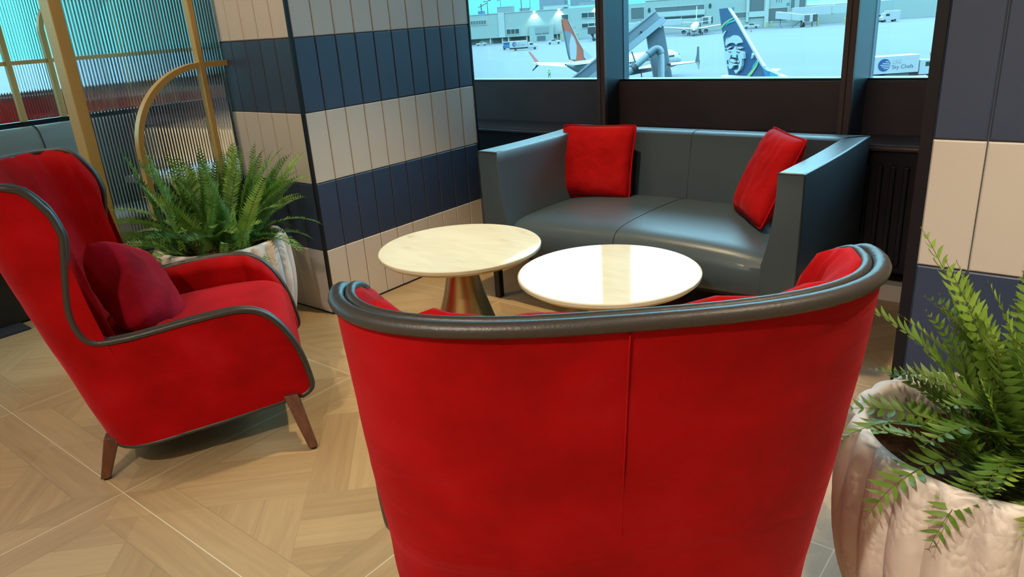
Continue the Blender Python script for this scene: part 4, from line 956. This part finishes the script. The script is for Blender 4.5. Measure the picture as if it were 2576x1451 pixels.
# --- boarding bridges
def bridge(loc, deg, L, label, drop=1.2, cab=True, w=1.5, h=2.9):
    t = empty('boarding_bridge', loc, R(deg), label, 'boarding bridge')
    z = 4.3
    obj('tunnel', MB().hexa([(0, -w, z), (L*.55, -w, z-drop*.55), (L*.55, w, z-drop*.55), (0, w, z)], [(0, -w, z+h), (L*.55, -w, z+h-drop*.55), (L*.55, w, z+h-drop*.55), (0, w, z+h)]), 'x_white', t, bevel=.08)
    obj('inner_tunnel', MB().hexa([(L*.5, -w+.25, z+.2-drop*.5), (L, -w+.25, z+.2-drop), (L, w-.25, z+.2-drop), (L*.5, w-.25, z+.2-drop*.5)], [(L*.5, -w+.25, z+h-.2-drop*.5), (L, -w+.25, z+h-.2-drop), (L, w-.25, z+h-.2-drop), (L*.5, w-.25, z+h-.2-drop*.5)]), 'x_wall2', t)
    obj('support_leg', MB().box(L*.12-.35, L*.12+.35, -.5, .5, 0, z).box(L*.12-1.2, L*.12+1.2, -1, 1, 0, .35), 'x_lgrey', t)
    if cab:
        c = obj('cab', MB().box(L-.4, L+4.2, -2.1, 2.1, z-drop-.3, z-drop+3.2), 'x_white', t, bevel=.1)
        obj('cab_curtain', MB().box(L+.3, L+2.8, -2.14, 2.14, z-drop+.0, z-drop+2.8), 'x_glz2', c); obj('canopy', MB().box(L+4.2, L+4.9, -1.8, 1.8, z-drop, z-drop+3.0), 'x_engine', c)
        lg = obj('drive_column', MB().box(L-1.6, L-.9, -1.6, -1.2, .6, z-drop+.5).box(L-1.6, L-.9, 1.2, 1.6, .6, z-drop+.5).box(L-1.9, L-.6, -1.9, 1.9, .5, .9), 'x_dkgrey', t)
        for y in (-1.2, 1.2): obj('wheel', MB().tube([(L-1.2, y-.3, .62), (L-1.2, y+.3, .62)], .62, 18), 'x_tyre', lg)
        st = MB(); st.hexa([(L-5.6, -2.6, 0), (L-1.2, -2.6, 2.9), (L-1.2, -1.7, 2.9), (L-5.6, -1.7, 0)], [(L-5.3, -2.6, .2), (L-1.0, -2.6, 3.1), (L-1.0, -1.7, 3.1), (L-5.3, -1.7, .2)]); obj('service_stair', st, 'x_dkgrey', t)
    return t
bridge((-134.5, 374.6, GZ), -4, 14, 'white boarding bridge with its cab turned to the apron, behind the blue tail fin', 1.9, h=3.2)
bridge((-134.0, 396.5, GZ), -7, 36, 'long white walkway bridge behind the boarding bridge, running to the mullion', -.6, False, 1.8, 4.2)
bridge((-204.5, 330.0, GZ), -78, 11, 'boarding bridge beside the orange tail fin, next to the mullion', .8)
bridge((-200.0, 331.0, GZ), 12, 14, 'boarding bridge partly hidden by the steel strut outside the window', .3)
bridge((-186.5, 352.5, GZ), 22, 22, 'pale boarding bridge behind the airliner that faces the lounge', .2)
eq = empty('ground_equipment', (-228.5, 333.0, GZ), R(25), 'cream stacked ground equipment standing against the concourse wall', 'ground equipment')
obj('container', MB().box(0, 6.5, -1.2, 1.2, .2, 3.2).box(-.1, 6.6, -1.3, 1.3, 3.2, 3.35), 'x_cream', eq); obj('conveyor', MB().hexa([(-5.5, -1, 3.4), (5, -1, 5.8), (5, 1, 5.8), (-5.5, 1, 3.4)], [(-5.5, -1, 4.2), (5, -1, 6.8), (5, 1, 6.8), (-5.5, 1, 4.2)]), 'x_lgrey', eq)
obj('support_frame', MB().box(-4.6, -4.2, -.9, -.5, 0, 3.8).box(-3.0, -2.4, -.9, -.3, 0, 4.2).box(-1.4, -1.0, -.9, -.5, 0, 4.5), 'x_yel', eq)
for i, (x, y) in enumerate(((-118.5, 377.5), (-116.2, 378.0), (-141.6, 381.0), (-139.6, 382.0), (-105.0, 381.0), (-102.6, 383.5))):
    b = obj('bollard', MB().lathe([(.45, 0), (.45, 2.9), (.3, 3.1)], 12), 'x_yel'); b.location = (x, y, GZ); tag(b, 'pale yellow concrete bollard by the boarding bridges', 'bollard', 'yellow bollards by the bridges')
# --- people in vests (tiny in the picture)
def person(loc, deg, label, stride, armup):
    t = empty('person', loc, R(deg), label, 'person')
    vs_ = [(0, 0, .95), (0, 0, 1.2), (0, 0, 1.42), (0, 0, 1.53), (0, 0, 1.68), (.03, 0, 1.72),
           (0, .19, 1.40), (.02+armup*.12, .25, 1.16), (.12+armup*.22, .24, .98+armup*.25), (.16+armup*.3, .24, .92+armup*.3),
           (0, -.19, 1.40), (-.03, -.26, 1.15), (.05, -.27, .93), (.08, -.27, .86),
           (0, .10, .90), (stride, .11, .50), (stride*1.3-.06, .12, .09), (stride*1.3+.10, .13, .04), (0, -.10, .90), (-stride*.6, -.11, .48), (-stride*1.4, -.12, .09), (-stride*1.4+.15, -.13, .04)]
    ed = [(0, 1), (1, 2), (2, 3), (3, 4), (4, 5), (2, 6), (6, 7), (7, 8), (8, 9), (2, 10), (10, 11), (11, 12), (12, 13), (0, 14), (14, 15), (15, 16), (16, 17), (0, 18), (18, 19), (19, 20), (20, 21)]
    rr = [.15, .14, .16, .06, .10, .09, .07, .05, .04, .04, .07, .05, .04, .04, .10, .07, .05, .045, .10, .07, .05, .045]
    me = bpy.data.meshes.new('body'); me.from_pydata(vs_, ed, []); me.materials.append(M['x_cloth']); o = bpy.data.objects.new('body', me); COL.objects.link(o); o.parent = t
    o.modifiers.new('skin', 'SKIN'); 
    for v, r in zip(me.skin_vertices[0].data, rr): v.radius = (r, r)
    me.skin_vertices[0].data[0].use_root = True
    s_ = o.modifiers.new('s', 'SUBSURF'); s_.levels = s_.render_levels = 1
    obj('vest', MB().grid([[(rx*cos(2*pi*i/16), ry*sin(2*pi*i/16), z) for i in range(16)] for rx, ry, z in ((.17, .20, .98), (.18, .21, 1.2), (.17, .24, 1.38), (.10, .14, 1.5))], cu=True), 'x_hiviz', t, smooth=True)
    obj('hair', MB().sphere((.0, 0, 1.73), (.115, .105, .12), 12, 8), 'x_cloth', t, smooth=True); obj('face', MB().sphere((.05, 0, 1.69), (.085, .08, .10), 12, 8), 'x_skin', t, smooth=True)
    return t
person((-99.8, 138.3, GZ), 150, 'person in a lime vest and dark trousers walking below the orange tail fin', .22, 1)
person((-75.5, 162.5, GZ), -90, 'person in a lime vest standing on the open apron left of the blue tail fin', .03, 0)

# --- steel bracing of a boarding bridge just outside the window (about 7 m from the viewer)
def seg(mb, a, b, w, d, nrm, mi=0):
    a, b = V(a), V(b); ax = (b-a).normalized(); n = V(nrm); n = (n-ax*n.dot(ax)).normalized(); s = ax.cross(n)
    P = lambda p: [p-s*w/2-n*d/2, p+s*w/2-n*d/2, p+s*w/2+n*d/2, p-s*w/2+n*d/2]
    mb.hexa(P(a), P(b), mi)
vn = V((-.53, .80, -.13))
tr = empty('steel_brace', (-3.6, 6.5, -12), 0, 'grey galvanised steel brace and pipe close outside the wide window', 'steel structure')
sl = lambda p: (p[0]+3.6, p[1]-6.5, p[2]+12)
LB = V((-4.62, 5.35, .14)); RB = V((-3.555, 6.75, 1.265))
LB = RB+(V((-4.037, 6.061, .745))-V((-3.53, 6.755, 1.30)))*2.2
mb = MB(); upv = V((0, 0, 1)); ax = (RB-LB).normalized(); ups = (vn.cross(ax)).normalized(); ups = ups if ups.z > 0 else -ups
seg(mb, sl(LB+ups*.018), sl(RB+ups*.004), .105, .012, vn)
obj('brace_web', mb, 'steel', tr)
mb = MB(); seg(mb, sl(LB-ups*.055-vn*.06), sl(RB-ups*.055-vn*.06), .055, .12, vn); obj('brace_flange', mb, 'pipegrey', tr)
mb = MB(); seg(mb, sl(LB+ups*.074-vn*.01), sl(RB+ups*.060-vn*.01), .014, .05, vn); obj('brace_lip', mb, 'pipegrey', tr)
mb = MB(); seg(mb, sl((-3.575, 6.70, 1.15)), sl((-3.36, 6.62, .30)), .17, .10, vn); seg(mb, sl((-3.36, 6.62, .30)), sl((-3.36, 6.62, -12)), .17, .10, vn); obj('post', mb, 'steeldark', tr, bevel=.004)
pp = catmull([(-4.05, 5.87, .345), (-3.725, 6.304, .725), (-3.60, 6.475, .872), (-3.545, 6.55, .937), (-3.515, 6.585, .962), (-3.487, 6.60, .955), (-3.47, 6.60, .92), (-3.455, 6.585, .85), (-3.43, 6.54, .70), (-3.33, 6.36, .1)], 5)
pp = [V(p)-vn*.14 for p in pp]
mb = MB().tube([sl(p) for p in pp], .030, 16); pi_ = obj('pipe', mb, 'pipegrey', tr, smooth=True)
mb = MB(); k = 17
mb.tube([sl(p) for p in pp[13:31]], .036, 16); obj('elbow', mb, 'steel', pi_, smooth=True)
mb = MB(); mb.tube([sl(p) for p in pp[7:9]], .040, 14); mb.tube([sl(pp[8]+V((0, 0, .02))), sl(pp[8]+V((-.03, -.02, .13)))], .006, 6); obj('hanger', mb, 'black', pi_)
mb = MB(); mb.tube([sl(V((-3.43, 6.60, .76))-vn*.12), sl(V((-3.385, 6.62, .83))-vn*.06)], .008, 8); mb.sphere(sl(V((-3.385, 6.62, .83))-vn*.06), .02, 12, 8); obj('bolt', mb, 'black', tr)
mb = MB(); mb.box(-.012, .012, -.01, .01, -.02, .03); 
for p in (LB.lerp(RB, .90), LB.lerp(RB, .72)):
    q = MB(); c = p-ups*.01-vn*.03; q.sphere(sl(c), .011, 8, 6); obj('bolt', q, 'black', tr)

# ------------------------------------------------------------------ light
def spot(name, loc, tgt, W, col, ang=110, blend=.6, rad=.05):
    l = bpy.data.lights.new(name, 'SPOT'); l.energy = W; l.color = col; l.spot_size = R(ang); l.spot_blend = blend; l.shadow_soft_size = rad
    o = bpy.data.objects.new(name, l); COL.objects.link(o); o.location = loc
    o.rotation_euler = (V(tgt)-V(loc)).to_track_quat('-Z', 'Y').to_euler(); return o
WARM = (1, .80, .52); WARM2 = (1, .86, .66)
def downlight(x, y, W, col=WARM, ang=110, tx=0, ty=0):
    o = tag(obj('ceiling_light', MB().lathe([(.05, -.012), (.062, -.012), (.062, 0), (.05, 0)], 32), 'blackmetal'), 'small round recessed ceiling downlight', 'ceiling light', 'recessed ceiling downlights')
    o.location = (x, y, H)
    spot('downlight', (x, y, H-.02), (x+tx, y+ty, 0), W, col, ang)
downlight(-1.75, 2.45, 225, (1, .79, .46), 66, 0, -.1)
downlight(-3.75, -.35, 75, WARM2, 78, .2, .1)
downlight(-.4, -1.3, 320, WARM2, 105, -.1, .9)
downlight(.75, 1.1, 130, WARM2, 78, -.3, .25)
downlight(-3.3, 1.0, 95, WARM, 64, .1, 1.5)
downlight(.1, .8, 90, WARM, 70, .1, 1.6)
downlight(-5.8, 1.3, 170, WARM, 120)
downlight(-6.6, 2.6, 200, WARM, 120)
def area(name, loc, tgt, W, col, sx, sy):
    l = bpy.data.lights.new(name, 'AREA'); l.shape = 'RECTANGLE'; l.size = sx; l.size_y = sy; l.energy = W; l.color = col
    o = bpy.data.objects.new(name, l); COL.objects.link(o); o.location = loc
    o.rotation_euler = (V(tgt)-V(loc)).to_track_quat('-Z', 'Y').to_euler(); return o
area('ceiling_fill', (-1.2, -2.4, H-.03), (-1.2, -2.4, 0), 52, (1, .88, .76), 4, 3)  # soft fill light added behind the camera, no fixture there
sun = bpy.data.lights.new('sun', 'SUN'); sun.energy = .7; sun.angle = R(12); sun.color = (.62, .92, 1)
so_ = bpy.data.objects.new('sun', sun); COL.objects.link(so_); so_.rotation_euler = V((-.25, .75, -.75)).to_track_quat('-Z', 'Y').to_euler()
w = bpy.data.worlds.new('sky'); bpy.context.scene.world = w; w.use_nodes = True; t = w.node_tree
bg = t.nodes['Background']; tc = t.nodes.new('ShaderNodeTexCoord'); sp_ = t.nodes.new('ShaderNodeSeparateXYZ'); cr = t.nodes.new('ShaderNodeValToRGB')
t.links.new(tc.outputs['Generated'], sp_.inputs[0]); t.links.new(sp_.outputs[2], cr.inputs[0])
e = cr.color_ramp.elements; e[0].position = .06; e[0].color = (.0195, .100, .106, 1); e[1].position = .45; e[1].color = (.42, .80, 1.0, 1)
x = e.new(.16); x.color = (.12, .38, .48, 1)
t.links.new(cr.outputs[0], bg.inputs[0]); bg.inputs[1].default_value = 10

# ------------------------------------------------------------------ camera
def cam_axes(yaw, pitch, roll):
    f = V((-sin(yaw)*cos(pitch), cos(yaw)*cos(pitch), -sin(pitch))); r = V((cos(yaw), sin(yaw), 0)); u = r.cross(f)
    return r*cos(roll)+u*sin(roll), u*cos(roll)-r*sin(roll), f
r_, u_, f_ = cam_axes(.693119681, .351997445, -.0696073194)
cd = bpy.data.cameras.new('camera'); cd.sensor_width = 36; cd.lens = 1854.111/2576*36; cd.clip_start = .02; cd.clip_end = 5000
cm = bpy.data.objects.new('camera', cd); COL.objects.link(cm)
cm.matrix_world = Matrix(((r_.x, u_.x, -f_.x, 0), (r_.y, u_.y, -f_.y, 0), (r_.z, u_.z, -f_.z, 1.35), (0, 0, 0, 1)))
sc_ = bpy.context.scene; sc_.camera = cm
vs = sc_.view_settings; vs.view_transform = 'Standard'; vs.look = 'None'; vs.gamma = 1; vs.use_curve_mapping = False; vs.exposure = .3
sc_.cycles.max_bounces = 10; sc_.cycles.transmission_bounces = 8; sc_.cycles.transparent_max_bounces = 12; sc_.cycles.caustics_reflective = False
